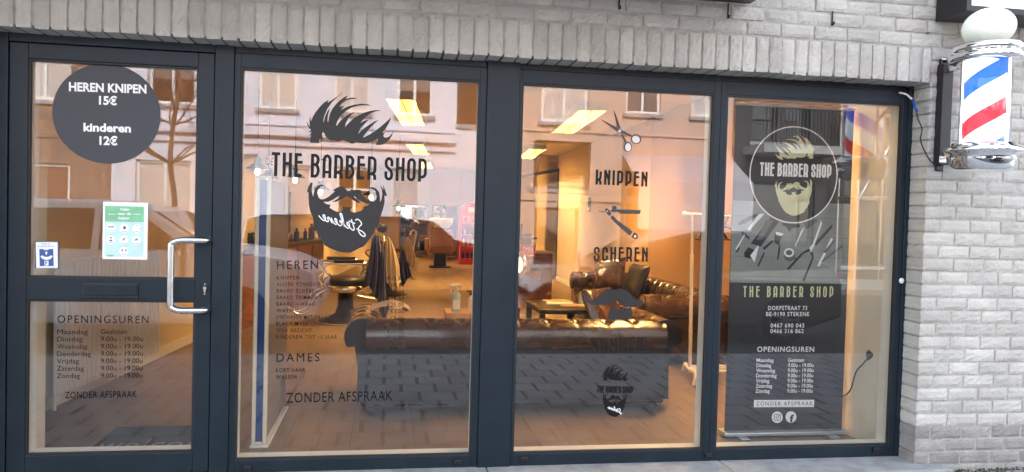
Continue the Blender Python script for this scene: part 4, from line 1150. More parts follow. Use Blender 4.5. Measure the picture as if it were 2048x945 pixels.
drape('narrow navy cape hanging lowest over the near chair', (p.x+.02, 5.22, p.z-.12), .08, .86, M['navy'], 3.1, 1.3, sway=.05)
p = at(808, 480, 8.3); drape('cream and grey cape on the red-brown barber chair', (p.x+.05, 8.25, p.z), .20, .42, M['creamcloth'], .4, 1.2, sway=.05)
drape('navy cape under the cream one on the red-brown chair', (p.x-.02, 8.2, p.z-.20), .16, .46, M['navy'], 4.4, 1.2, sway=.05)

# salon chair with wash basin, mirrors, display and back wall
sx, sy = 1.34, 15.4
t = thing('salon_chair', 'tan leather salon chair seen from behind in front of the back mirror', 'chair', (sx, sy, FL))
MB().box(sx-.27, sx+.27, sy-.22, sy+.22, FL, FL+.035).build('base_plate', M['blackmetal'], t, bevel=.006)
MB().box(sx-.15, sx+.15, sy-.10, sy+.10, FL+.036, FL+.36).build('column', M['blackmetal'], t, bevel=.01)
MB().box(sx-.31, sx+.31, sy-.26, sy+.3, FL+.36, FL+.55).build('seat', M['tanleather'], t, bevel=.04, seg=4)
MB().box(sx-.27, sx+.27, sy-.36, sy-.24, FL+.50, FL+.98).build('backrest', M['tanleather'], t, bevel=.04, seg=4)
for sg in (-1, 1): MB().box(sx+sg*.34-.05, sx+sg*.34+.05, sy-.24, sy+.25, FL+.42, FL+.74).build('armrest', M['tanleather'], t, bevel=.035, seg=4)
t = thing('wash_basin', 'white wash basin with black neck rest on top of the tan chair', 'basin', (sx, sy-.3, FL+.99))
MB().lathe((sx, sy-.16, FL+.985), [(.08, 0), (.20, .03), (.29, .14), (.30, .26), (.28, .27), (.25, .20), (.10, .06), (.0001, .05)], 32).build('bowl', M['whiteplastic'], t)
MB().tube(catmull([(sx, sy-.1, FL+1.2), (sx, sy-.12, FL+1.45), (sx+.02, sy-.2, FL+1.58), (sx+.10, sy-.25, FL+1.5)], 5), .045, 12).build('neck_rest', M['blackmetal'], t)
for i, (xa, xb, lab) in enumerate(((.367, 1.24, 'tall back wall mirror left of the tan salon chair'), (1.353, 2.162, 'tall back wall mirror behind the tan salon chair'))):
    t = thing('salon_mirror', lab, 'mirror', ((xa+xb)/2, 19.6, .11), 0, 'tall mirrors on the back wall')
    MB().ring(xa, xb, .12, 1.72, (.03,)*4, 19.62, 19.69).build('frame', M['lightwood'], t, bevel=.005)
    MB().box(xa+.031, xb-.031, 19.65, 19.68, .151, 1.689).build('mirror_glass', M['mirror'], t)
for i, (xa, lab) in enumerate(((.10, 'cream pillar left of the back mirrors'), (1.25, 'cream pillar between the two back mirrors'), (2.22, 'cream pillar right of the back mirrors'))):
    t = thing('pillar', lab, 'pillar', (xa+.05, 19.5, FL), 0, 'pillars between the back mirrors')
    MB().box(xa, xa+(.25 if i != 1 else .09), 19.55, 19.64, FL+.001, 2.79).build('shaft', M['cream'], t)
# reflections of posters, set as flat sheets on the mirrors
for i, (px0, py0, px1, py1, lab) in enumerate(((824, 415, 853, 440, 'reflection of a small white poster with round black logo, set on the left back mirror'), (868, 413, 890, 446, 'reflection of a white poster with head logo, set on the right back mirror'))):
    a_, b_ = at(px0, py0, 19.55), at(px1, py1, 19.55)
    t = thing('poster_reflection', lab, 'poster', ((a_.x+b_.x)/2, 19.55, b_.z))
    MB().box(a_.x, b_.x, 19.55, 19.56, b_.z, a_.z).build('sheet', M['paper'], t)
    mb = MB(); cxp, czp = (a_.x+b_.x)/2, (a_.z+b_.z)/2
    if i == 0: mb.flat([[(cxp+.16*math.cos(k*PI/14), czp+.02+.16*math.sin(k*PI/14)) for k in range(28)]], 19.548)
    else:
        fm = lambda x, yy_: (cxp+(x-700)*.0013, czp+.06-(yy_-330)*.0013); mb.flat([[fm(x, yy_) for x, yy_ in HAIR]], 19.548)
        deco(mb, 'BARBER SHOP', (cxp-.14, 0, czp-.02), (cxp+.14, 0, czp-.02), .08, 19.548)
    mb.build('logo', M['black'], t)
# product display
t = thing('product_display', 'red round-topped display shelf with rows of bottles by the back wall', 'display', (2.2, 16.5, FL))
cx_, cy_, w2 = 2.30, 16.6, .34
out = [(cx_-w2, FL), (cx_+w2, FL)]+[(cx_+w2*math.cos(a*PI/12), 1.45+w2*math.sin(a*PI/12)) for a in range(13)]
MB().prism_y(out, cy_+.05, cy_+.30).build('cabinet', M['red'], t)
ins = [(x*1, z) for x, z in out]
rim = MB()
for k in range(len(out)):
    a_, b_ = out[k], out[(k+1) % len(out)]
    rim.tube([(a_[0], cy_+.03, a_[1]), (b_[0], cy_+.03, b_[1])], .035, 8)
rim.build('rim', M['red'], t)
for k, z in enumerate((.25, .58, .90, 1.20)):
    MB().box(cx_-w2+.03, cx_+w2-.03, cy_-.10, cy_+.045, z, z+.02).build('shelf', M['red'], t)
    for i in range(5):
        p = Vector((cx_-.26+i*.125, cy_-.04, z+.021))
        t2_ = thing('product_bottle', ['dark bottle on the bottom shelf of the red display', 'silver bottle on the second shelf of the red display', 'dark blue bottle on the third shelf of the red display', 'amber bottle on the top shelf of the red display'][k], 'bottle', p, 0, ['bottom shelf bottles', 'second shelf bottles', 'third shelf bottles', 'top shelf bottles'][k])
        MB().lathe(p, [(.038, 0), (.038, .13), (.015, .165), (.015, .2), (.0001, .2)], 10).build('body', (M['darkwood'], M['alu'], M['navy'], M['tanleather'])[k], t2_)
p0, p1 = (cx_-.10, 0, 1.57), (cx_+.10, 0, 1.57); MB().box(cx_-.13, cx_+.13, cy_+.02, cy_+.048, 1.53, 1.66).build('header_plate', M['creamcloth'], t)

# reception desk
t = thing('reception_desk', 'red-brown reception desk with poster on its front', 'desk', (2.2, 8.2, FL))
MB().box(2.06, 2.70, 8.2, 8.75, FL, .87).build('body', M['redwood'], t, bevel=.004)
MB().box(2.07, 2.35, 8.22, 8.70, .871, 1.10).build('raised_box', M['redwood'], t, bevel=.004)
MB().box(2.04, 2.42, 8.15, 8.75, 1.101, 1.135).build('raised_top', M['darkwood'], t, bevel=.004)
MB().box(2.36, 2.74, 8.16, 8.78, .872, .895).build('desk_top', M['creamcloth'], t, bevel=.004)
t = thing('open_sign', 'pinkish red OPEN label on the reception desk', 'sign', at(1063, 505, 8.18)); a_, b_ = at(1041, 490, 8.1), at(1070, 514, 8.1)
MB().box(a_.x, b_.x, 8.1, 8.115, b_.z, a_.z).build('plate', M['red'], t)
mb = MB(); textpx(mb, 'OPEN', 1045, 502, 1066, 503, 7, 8.1, .003, bold=.02); mb.box(a_.x+.02, b_.x-.02, 8.0965, 8.0975, b_.z+.015, b_.z+.03).build('lettering', M['white'], t)
t = thing('price_poster', 'framed price poster on the front of the reception desk', 'poster', at(1065, 563, 8.19)); a_, b_ = at(1044, 517, 8.19), at(1083, 563, 8.19)
MB().box(a_.x, b_.x, 8.185, 8.198, b_.z, a_.z).build('frame', M['darkwood'], t)
M['poster'] = mat('brown_poster', (.22, .11, .06), .6, 0, .2, 9); MB().box(a_.x+.012, b_.x-.012, 8.18, 8.1845, b_.z+.012, a_.z-.012).build('sheet', M['poster'], t)
mb = MB()
for i in range(7):
    z = a_.z-.04-i*.032; mb.box(a_.x+.03, a_.x+.055, 8.178, 8.1795, z-.014, z); mb.box(b_.x-.055, b_.x-.03, 8.178, 8.1795, z-.014, z)
mb.build('lines', M['black'], t)
t = thing('card_terminal', 'small dark till and papers on top of the reception desk', 'till', (2.2, 8.4, 1.136))
MB().box(2.12, 2.20, 8.3, 8.42, 1.136, 1.34).build('screen', M['blackmetal'], t, bevel=.008); MB().box(2.22, 2.36, 8.3, 8.45, 1.136, 1.18).build('keypad', M['blackmetal'], t, bevel=.008)
# round lit mirror lamp at the post
c = at(1041, 530, 2.6); t = thing('ring_lamp', 'round ribbed lamp half hidden behind the thick window post', 'lamp', c)
MB().lathe((c.x-.02, c.y, c.z), [(.0001, -.02), (.10, -.02), (.115, 0), (.10, .02), (.0001, .02)], 40, (1, .6, 0)).build('rim', M['goldchrome'], t)
M['lampface'] = mat('warm_lamp_face', (1, .8, .5), .4, emit=(1, .75, .3), estr=.7)
MB().lathe((c.x-.035, c.y-.012, c.z), [(.0001, -.022), (.085, -.02), (.085, -.015)], 36, (1, .6, 0)).build('glowing_face', M['lampface'], t)
MB().tube([(c.x-.02, c.y, c.z-.11), (c.x-.02, c.y, FL+.01)], .010, 8).lathe((c.x-.02, c.y, FL), [(.11, .001), (.11, .015), (.02, .02)], 24).build('stand', M['goldchrome'], t)
# passage frame and arm on the far right wall
t = thing('passage_frame', 'dark steel frame of the passage beyond the reception desk', 'frame', (3.6, 12.0, FL))
a_, b_ = at(1122, 340, 12.0), at(1110, 570, 12.0)
MB().box(3.60, 3.66, 11.98, 12.04, FL, 2.52).build('upright', M['blackmetal'], t); MB().hexa([(2.70, 12.0, 2.26), (3.60, 11.98, 2.44), (3.60, 12.04, 2.44), (2.70, 12.04, 2.26), (2.70, 12.0, 2.33), (3.60, 11.98, 2.51), (3.60, 12.04, 2.51), (2.70, 12.04, 2.33)]).build('top_rail', M['blackmetal'], t)
t = thing('corner_column', 'cream column left of the dark passage frame', 'column', (3.3, 12.4, FL)); MB().box(3.22, 3.42, 12.3, 12.6, FL+.001, 2.79).build('shaft', M['cream'], t)
tag(MB().box(2.6, 4.1, 13.6, 13.7, FL, 2.79).build('wall_passage', M['cream']), kind='structure')
p = at(1178, 418, 9.0); t = thing('light_switch', 'small grey switch box on the cream wall left of the scissors', 'switch', (3.5, 9.0, 1.6))
MB().box(3.49, 3.53, 8.92, 9.06, 1.58, 1.68).build('plate', M['greypanel'], t, bevel=.006); MB().box(3.485, 3.4895, 8.95, 9.03, 1.60, 1.66).build('rocker', M['whiteplastic'], t)
MB().box(3.49, 3.53, 8.93, 9.05, 1.68, 1.84).build('upper_plate', M['blackmetal'], t, bevel=.006)
# little wooden chair behind the side sofa
t = thing('wooden_chair', 'small brown wooden chair behind the far end of the side sofa', 'chair', (2.95, 6.6, FL))
mb = MB()
MB().box(2.80, 3.10, 6.45, 6.8, .53, .56).build('seat', M['lightwood'], t, bevel=.004)
for sx_ in (2.80, 3.07):
    MB().box(sx_, sx_+.03, 6.45, 6.48, FL, .53).build('leg', M['lightwood'], t); MB().hexa([(sx_, 6.77, FL), (sx_+.03, 6.77, FL), (sx_+.03, 6.8, FL), (sx_, 6.8, FL), (sx_-.01, 6.83, .98), (sx_+.02, 6.83, .98), (sx_+.02, 6.86, .98), (sx_-.01, 6.86, .98)]).build('leg', M['lightwood'], t)
MB().box(2.82, 3.08, 6.79, 6.81, .70, .76).build('back_rail', M['lightwood'], t)

# garment rack
t = thing('garment_rack', 'cream metal garment rack with feet bars in front of the side sofa', 'rack', (2.72, 2.13, FL))
rx0, rx1, ry = 2.62, 3.02, 2.13
for x in (rx0,):
    MB().tube([(x, ry, FL+.075), (x-.018, ry, 1.20)], .016, 14).build('upright', M['whitepaint'], t)
    MB().tube([(x-.018, ry, 1.19), (x-.026, ry, 1.545)], .011, 12).build('inner_tube', M['whitepaint'], t)
    mb = MB(); mb.tube([(x-.09, ry, 1.545), (3.10, ry, 1.53)], .012, 12); mb.build('hanging_rail', M['whitepaint'], t)
    MB().lathe((x-.10, ry, 1.545), [(.0001, -.012), (.021, -.01), (.022, .012), (.0001, .014)], 16, (1, 0, 0)).build('end_knob', M['whitepaint'], t)
    MB().tube(catmull([(x-.10, ry-.34, FL+.035), (x-.085, ry-.34, FL+.10), (x-.06, ry-.27, FL+.125), (x, ry, FL+.10), (x+.05, ry+.22, FL+.10), (x+.05, ry+.25, FL+.04)], 5), .020, 12).build('foot', M['whitepaint'], t)
for k in range(3): MB().tube([(x-.03+.02*k, ry-.12+.11*k, FL+.105), (3.12, ry-.12+.11*k, FL+.105)], .011, 10).build('shoe_bar', M['whitepaint'], t)
for k, (x, lab, tw) in enumerate(((2.78, 'black clothes hanger nearest the left end of the rack rail', .5), (2.90, 'black clothes hanger with clip beside the banner', -.5))):
    h = thing('clothes_hanger', lab, 'hanger', (x, ry, 1.5), tw)
    MB().tube(catmull([(0, 0, -.06), (0, 0, -.02), (.02, 0, .02), (.0, 0, .052), (-.022, 0, .03)], 5), .004, 8).build('hook', M['blackmetal'], h, world=False)
    MB().tube(catmull([(-.21, 0, -.17), (-.14, 0, -.105), (0, 0, -.06), (.14, 0, -.105), (.21, 0, -.17)], 5), .011, 10).tube([(-.2, 0, -.17), (.2, 0, -.17)], .006, 8).build('shoulders', M['blackmetal'], h, world=False)

# ------------------------------------------------------------------ roll-up banner
BYB = .48
t = thing('rollup_banner', 'black roll-up banner with gold bearded head logo and barber tools', 'banner', (2.6, BYB, FL))
TL, TR_, BL, BR = at(1473, 211, BYB), at(1700, 222, BYB), at(1449, 862, BYB), at(1686, 862, BYB)
X0, X1, ZB, ZT = 2.182, 3.008, BL.z, (TL.z+TR_.z)/2
MB().box(X0, X1, BYB, BYB+.004, ZB, ZT).build('sheet', M['banner'], t)
MB().box(X0-.005, X1+.005, BYB-.012, BYB+.016, ZT, ZT+.02).build('top_rail', M['alu'], t, bevel=.003)
MB().box(X0-.02, X1+.012, BYB-.055, BYB+.075, FL+.012, ZB-.001).build('cassette', M['alu'], t, bevel=.006)
for x in (X0+.1, X1-.1): MB().box(x-.03, x+.03, BYB-.10, BYB+.13, FL+.001, FL+.0115).build('foot', M['alu'], t, bevel=.003)
MB().tube([(2.6, BYB+.05, FL+.05), (2.6, BYB+.03, ZT)], .009, 8).build('pole', M['alu'], t)
YB = BYB-.001
def bpoly(mb, pts, lift): mb.flat([[(at(a_, b_, YB-lift).x, at(a_, b_, YB-lift).z) for a_, b_ in pts]], YB-lift)
zf = lambda pts: [(1470+a_/5.252, 430+b_/5.252) for a_, b_ in pts]
M['bwood'] = brick_mat('printed_grey_boards', (.17, .19, .17), (.22, .24, .22), (.15, .165, .15), 3, .13, .003, .5, .5, rot=(PI/2, rad(14), 0), bump=0)
M['bdark'] = mat('printed_dark_tool', (.010, .011, .013), .5); M['blight'] = mat('printed_light_tool', (.68, .74, .75), .5); M['bgrey'] = mat('printed_grey_tool', (.085, .095, .10), .5)
zt, zb = at(1585, 405, YB).z, at(1585, 567, YB).z
MB().flat([[(X0+.001, zb), (X1-.001, zb), (X1-.001, zt), (X0+.001, zt)]], YB-.0004).build('wood_print', M['bwood'], t)
dk, lt, gy = MB(), MB(), MB()
for pts in ([(40,110),(35,85),(90,45),(180,5),(260,-20),(275,0),(180,45),(90,100)], [(60,180),(80,175),(150,230),(155,265),(135,250),(70,205)], [(375,25),(465,70),(270,335),(165,300)],
            [(95,400),(140,340),(235,385),(225,430),(180,465),(100,445)], [(420,170),(520,190),(480,250),(460,320),(410,290)], [(405,280),(310,370),(290,350),(390,265)], [(465,300),(440,470),(452,475),(475,380),(475,320)],
            [(495,85),(690,100),(680,130),(600,140),(570,180),(540,130),(500,110)], [(1020,100),(1025,130),(850,330),(830,300)], [(795,350),(730,380),(690,410),(540,570),(570,575),(720,410),(800,375)], [(790,395),(810,450),(705,690),(730,700),(828,450),(820,395)], [(525,470),(640,470),(630,430),(520,430)], [(25,395),(5,390),(40,340),(55,345)], [(300,395),(315,400),(250,545),(232,540)]):
    bpoly(dk, zf(pts), .0012)
for pts in ([(150,165),(130,150),(250,-10),(310,-10)], [(95,210),(105,215),(15,370),(5,360)], [(425,175),(515,195),(490,225),(430,210)], [(735,120),(720,150),(640,330),(625,335),(690,180)], [(905,60),(915,90),(830,330),(800,390),(780,350),(820,300)], [(1010,240),(1030,255),(885,545),(865,535)], [(205,500),(250,330),(240,325),(160,430)]):
    bpoly(lt, zf(pts), .0016)
for pts in ([(1040,260),(1055,270),(960,400),(920,400)], [(1140,310),(1125,345),(920,500),(900,490),(1060,360)], [(720,80),(860,40),(870,70),(800,120),(745,155)], [(325,50),(400,60),(290,250),(230,270)]):
    bpoly(gy, zf(pts), .0020)
oc = lambda cx, cy__, rx_, ry_: [(cx+rx_*math.cos(2*PI*i/24), cy__+ry_*math.sin(2*PI*i/24)) for i in range(24)]
bpoly(gy, zf(oc(575, 430, 60, 60)), .0022); bpoly(lt, zf(oc(568, 398, 53, 48)), .0026); bpoly(gy, zf(oc(568, 398, 34, 28)), .0028)
dk.build('dark_tools_print', M['bdark'], t); lt.build('light_tools_print', M['blight'], t); gy.build('grey_tools_print', M['bgrey'], t)
# round emblem
mb = MB(); cpx = (1587, 350); ring_ = [(cpx[0]+87*math.cos(2*PI*i/64), cpx[1]+96*math.sin(2*PI*i/64)) for i in range(64)]
bpoly(mb, ring_, .0034); mb.build('emblem_disc', M['banner'], t)
mb = MB(); r2 = [(cpx[0]+87*math.cos(2*PI*i/64), cpx[1]+96*math.sin(2*PI*i/64)) for i in range(64)]
ribbon(mb, [(at(a_, b_, YB-.004).x, at(a_, b_, YB-.004).z) for a_, b_ in r2], .0075, YB-.004, True); mb.build('emblem_ring', M['white'], t)
mb = MB()
def bmap(x, yy_):
    p = at(1590-(x-700)*.455, 297+(yy_-245)*.50, YB-.0042); return (p.x, p.z)
mb.flat([[bmap(x, yy_) for x, yy_ in HAIR]], YB-.0042)
def bmap2(x, yy_):
    p = at(1588-(x-692)*.475, 396+(yy_-436)*.515, YB-.0042); return (p.x, p.z)
mb.flat([[bmap2(x, yy_) for x, yy_ in BEARD], [bmap2(x, yy_) for x, yy_ in MOUTH]], YB-.0042); mb.build('head_print', M['bannergold'], t)
mb = MB(); decopx(mb, 'THE BARBER SHOP', 1519, 352, 1661, 356.5, 27, YB, .0052, th=.15, lw=.26, gap=.115, space=.24); mb.build('name_print', M['white'], t)
mb = MB(); script(mb, 1568, 413, (4.6, -.6), (.5, -4.4), YB-.0050, .004, px_map(YB-.005)); mb.build('script_print', M['creamcloth'], t)
mb = MB(); decopx(mb, 'THE BARBER SHOP', 1486, 594.5, 1666, 595, 22, YB, .001, th=.13, lw=.22, gap=.26, space=.42); mb.build('gold_lettering', M['bannergold'], t)
mb = MB()
for s_, xa, xb, yb, cp in (('DORPSTRAAT 73', 1536, 1614, 620.5, 8), ('BE-9190 STEKENE', 1532, 1618, 632.5, 8), ('0467 690 043', 1541, 1608, 655.5, 8), ('0466 316 862', 1540.5, 1607, 666.5, 8), ('OPENINGSUREN', 1514, 1628, 704, 10)):
    textpx(mb, s_, xa, yb, xb, yb, cp, YB, .001, spacing=1.15, bold=.012)
rows = [('Maandag', 'Gesloten', 1547, 1608), ('Dinsdag', '9.00u - 19.00u', 1542, 1627), ('Woensdag', '9.00u - 19.00u', 1550, 1627), ('Donderdag', '9.00u - 19.00u', 1553, 1626), ('Vrijdag', '9.00u - 19.00u', 1538.5, 1626), ('Zaterdag', '9.00u - 19.00u', 1544, 1625.5), ('Zondag', '9.00u - 19.00u', 1539, 1625)]
for i, (d_, h_, xe, he) in enumerate(rows):
    yb = 724.5+i*10.25; textpx(mb, d_, 1513-.35*i, yb, xe, yb, 7.4, YB, .001, bold=.01); textpx(mb, h_, 1576-.3*i, yb-.2, he, yb-.4, 7.4, YB, .001, bold=.01)
bpoly(mb, [(1508, 800.5), (1628.5, 800), (1628, 814.5), (1507.5, 815)], .001)
bpoly(mb, oc(1554.5, 835, 11, 11.5), .001); bpoly(mb, oc(1582, 834.5, 11, 11.5), .001)
mb.build('white_print', M['white'], t)
mb = MB(); textpx(mb, 'ZONDER AFSPRAAK', 1512, 811.5, 1625, 811.2, 8, YB, .0016, spacing=1.3)
textpx(mb, 'f', 1579, 844, 1587, 844, 13.5, YB, .0016, bold=.04)
def rr(cx, cy__, h, r_): 
    o_ = []
    for qx, qy, a0 in ((1, 1, 0), (-1, 1, 90), (-1, -1, 180), (1, -1, 270)):
        for i in range(5): a = rad(a0+i*22.5); o_.append((cx+qx*(h-r_)+r_*math.cos(a), cy__+qy*(h-r_)+r_*math.sin(a)))
    return [(at(a_, b_, YB-.0016).x, at(a_, b_, YB-.0016).z) for a_, b_ in o_]
ribbon(mb, rr(1554.5, 835, 6, 2.2), .0042, YB-.0016, True); ribbon(mb, rr(1554.5, 835, 2.7, 2.6), .0038, YB-.0016, True)
bpoly(mb, oc(1558, 831.3, .9, .9), .0016)
mb.build('dark_lettering', M['black'], t)
# cable with plug on the return wall
t = thing('banner_cable', 'black cable with triangular plug hanging on the cream side wall', 'cable', (3.04, .4, FL))
pc = [Vector((3.045, .27, .66)), Vector((3.043, .33, .60)), Vector((3.042, .40, .53)), Vector((3.04, .45, .40)), Vector((3.038, .54, .335)), Vector((3.03, .60, .30))]
MB().tube(catmull(pc, 6), .0045, 8).build('wire', M['blackmetal'], t)
MB().lathe(pc[0], [(.006, -.03), (.026, .015), (.024, .03), (.0001, .032)], 10, (0, -.45, .9)).build('plug', M['blackmetal'], t)

# ------------------------------------------------------------------ the street behind the camera (seen in the glass)
def house(label, x0, x1, y, h, m, openings, bands=(), depth=7, roof=True, z_base=0):
    # openings: (x0, x1, z0, z1, style)
    t = thing('town_house', label, 'house', ((x0+x1)/2, y, 0))
    # front wall with real holes: cut into cells
    xs = sorted({x0, x1, *[o[0] for o in openings], *[o[1] for o in openings]})
    zs = sorted({0, h, *[o[2] for o in openings], *[o[3] for o in openings]})
    mb = MB()
    for i in range(len(xs)-1):
        for j in range(len(zs)-1):
            cx, cz = (xs[i]+xs[i+1])/2, (zs[j]+zs[j+1])/2
            if any(o[0] < cx < o[1] and o[2] < cz < o[3] for o in openings): continue
            mb.quad((xs[i], y, zs[j]), (xs[i+1], y, zs[j]), (xs[i+1], y, zs[j+1]), (xs[i], y, zs[j+1]))
    for o in openings:
        a, b, c, d = o[:4]; e = y-.16
        mb.quad((a, y, c), (a, e, c), (a, e, d), (a, y, d)); mb.quad((b, y, c), (b, y, d), (b, e, d), (b, e, c)); mb.quad((a, y, d), (a, e, d), (b, e, d), (b, y, d)); mb.quad((a, y, c), (b, y, c), (b, e, c), (a, e, c))
    mb.quad((x0, y, 0), (x0, y, h), (x0, y-depth, h), (x0, y-depth, 0)); mb.quad((x1, y, 0), (x1, y-depth, 0), (x1, y-depth, h), (x1, y, h)); mb.quad((x0, y-depth, 0), (x0, y-depth, h), (x1, y-depth, h), (x1, y-depth, 0))
    mb.build('wall', m, t, recalc=False)
    for (z, hh, out) in bands:
        MB().box(x0, x1, y+.001, y+out, z, z+hh).build('cornice', m, t, bevel=.02)
    for o in openings:
        a, b, c, d = o[:4]; sty = o[4] if len(o) > 4 else 'win'
        f = MB(); e = y-.15
        f.ring(a, b, c, d, (.07,)*4, e, e+.06)
        if sty in ('win', 'curtain') and b-a > .8: f.box((a+b)/2-.03, (a+b)/2+.03, e, e+.055, c+.07, d-.07)
        if sty == 'win' : f.box(a+.07, b-.07, e+.001, e+.05, d-.55, d-.50)
        fo = f.build('window' if sty != 'door' else 'door', M['whitepaint'] if sty != 'dark' else M['fac_dark'], t)
        MB().box(a+.05, b-.05, e-.02, e+.015, c+.05, d-.05).build('pane', M['shutter'] if sty == 'shutter' else M['curtain'] if sty == 'curtain' else M['redwood'] if sty == 'door' else M['win_dark'], fo)
        if sty != 'door': MB().box(a-.06, b+.06, y+.001, y+.09, c-.09, c-.002).build('sill', M['bluestone'], fo)
    if roof:
        ov = .25
        MB().hexa([(x0-.02, y+ov, h), (x1+.02, y+ov, h), (x1+.02, y-depth/2, h+2.3), (x0-.02, y-depth/2, h+2.3), (x0-.02, y+ov, h+.12), (x1+.02, y+ov, h+.12), (x1+.02, y-depth/2, h+2.42), (x0-.02, y-depth/2, h+2.42)]).build('roof', M['tile'], t)
        MB().box(x0, x1, y+ov-.02, y+ov+.12, h-.08, h+.02).build('gutter', M['fac_dark'], t)
    return t


YF = -14.0
# brown brick house, white rendered house, pink-beige house, dark building
house('brown brick house across the street, left of the white one', -13.2, -6.05, YF, 6.4, M['fac_brick'], [(-7.9, -6.9, .25, 2.35, 'door'), (-10.6, -9.0, .9, 2.4), (-8.0, -6.9, 3.7, 5.3, 'curtain'), (-10.8, -9.6, 3.7, 5.3)], [(2.9, .16, .06)])
house('pale white rendered house with cornices and shuttered windows across the street', -6.05, 1.55, YF, 7.4, M['fac_white'],
      [(-5.55, -4.35, .75, 2.5, 'curtain'), (-3.9, -2.95, .1, 2.7, 'shutter'), (-2.35, -1.75, .75, 2.5, 'shutter'), (-1.2, -.35, .75, 2.5, 'win'), (.05, .75, .75, 2.5, 'shutter'),
       (-5.3, -4.3, 3.75, 5.6), (-2.95, -2.1, 3.75, 5.6, 'curtain'), (-1.3, -.45, 3.75, 5.6, 'curtain'), (.15, 1.0, 3.75, 5.6, 'win')], [(2.92, .12, .10), (3.12, .20, .22), (3.36, .08, .12), (.45, .08, .05), (6.9, .2, .25)])
# low linking wall between white and pink houses
lw_ = thing('garden_wall', 'low white linking wall between the white and the pink-beige house', 'wall', (1.85, YF, 0)); MB().box(1.552, 2.148, YF-.35, YF-.02, 0, 3.5).build('wall_body', M['fac_white'], lw_); MB().box(1.5525, 2.1475, YF-.4, YF+.04, 3.501, 3.6).build('coping', M['bluestone'], lw_)
house('pink-beige rendered house with brown framed windows across the street', 2.15, 8.5, YF, 6.9, M['fac_pink'],
      [(3.45, 4.85, 2.15, 3.3, 'dark'), (3.5, 4.6, .3, 1.7, 'dark'), (5.75, 6.6, .1, 2.3, 'door'), (3.6, 4.75, 3.75, 5.4, 'curtain'), (5.7, 6.6, 4.05, 5.4, 'win'), (7.4, 8.1, 4.05, 5.4, 'curtain'), (7.2, 8.1, .9, 2.3, 'win')], [(1.85, .18, .06), (3.5, .06, .05)])
aw = thing('shop_awning', 'pale grey sloping awning on the front of the pink-beige house', 'awning', (7, YF+.6, 2.2))
MB().hexa([(5.65, YF+.03, 2.98), (8.45, YF+.03, 3.05), (8.45, YF+1.3, 2.35), (5.65, YF+1.3, 2.3), (5.65, YF+.03, 3.02), (8.45, YF+.03, 3.09), (8.45, YF+1.3, 2.39), (5.65, YF+1.3, 2.34)]).box(5.65, 8.45, YF+1.301, YF+1.33, 1.25, 2.34).build('canvas', M['awning'], aw)
house('dark modern building with glass balcony doors across the street', 8.5, 14.8, YF, 8.5, M['fac_dark'], [(9.0, 9.7, 3.5, 5.3, 'dark'), (9.85, 10.6, 3.5, 5.3, 'dark'), (9.0, 10.8, .4, 2.5, 'dark'), (12.2, 13.4, 3.5, 5.3, 'dark'), (11.6, 14.2, .4, 2.7, 'dark')], roof=False)
bl = thing('balcony', 'grey slab balcony with railing on the dark modern building', 'balcony', (10, YF+.6, 3.2)); MB().box(8.8, 11.0, YF+.01, YF+1.1, 3.15, 3.35).build('slab', M['kerb'], bl)
rl = MB()
for i in range(23): rl.box(8.85+i*.095, 8.87+i*.095, YF+1.03, YF+1.05, 3.351, 4.2)
rl.box(8.82, 10.98, YF+1.02, YF+1.06, 4.2, 4.25).build('railing', M['blackmetal'], bl)
sf = thing('scaffolding', 'grey steel scaffolding in front of the dark modern building', 'scaffolding', (12.2, YF+.8, .05))
mb = MB()
for x in (11.2, 12.4, 13.6):
    for y in (YF+.4, YF+1.2): mb.tube([(x, y, .06), (x, y, 7)], .024, 8)
for z in (2.1, 3.1, 4.1, 6.1):
    mb.tube([(11.1, YF+1.2, z), (13.7, YF+1.2, z)], .024, 8).tube([(11.1, YF+.4, z), (13.7, YF+.4, z)], .024, 8)
mb.tube([(11.2, YF+1.23, 2.1), (12.4, YF+1.23, 4.1)], .02, 8).tube([(12.4, YF+1.23, 4.1), (13.6, YF+1.23, 2.1)], .02, 8).build('tubes', M['steel'], sf)
for z in (2.14, 4.14): MB().box(11.15, 13.65, YF+.38, YF+1.18, z, z+.04).build('platform', M['lightwood'], sf)
house('cream house at the far right end of the opposite row', 14.8, 22, YF, 6.5, M['fac_white'], [(16, 17.2, .8, 2.4), (18, 19, .1, 2.4, 'door'), (16, 17.2, 3.6, 5.2), (18.3, 19.5, 3.6, 5.2)], [(2.95, .12, .1)])
house('beige house at the far left end of the opposite row', -21, -13.2, YF, 6.8, M['fac_pink'], [(-19.5, -18.2, .8, 2.4), (-16.8, -15.8, .1, 2.4, 'door'), (-19.5, -18.2, 3.6, 5.2), (-16.8, -15.6, 3.6, 5.2)], [(2.95, .12, .1)])


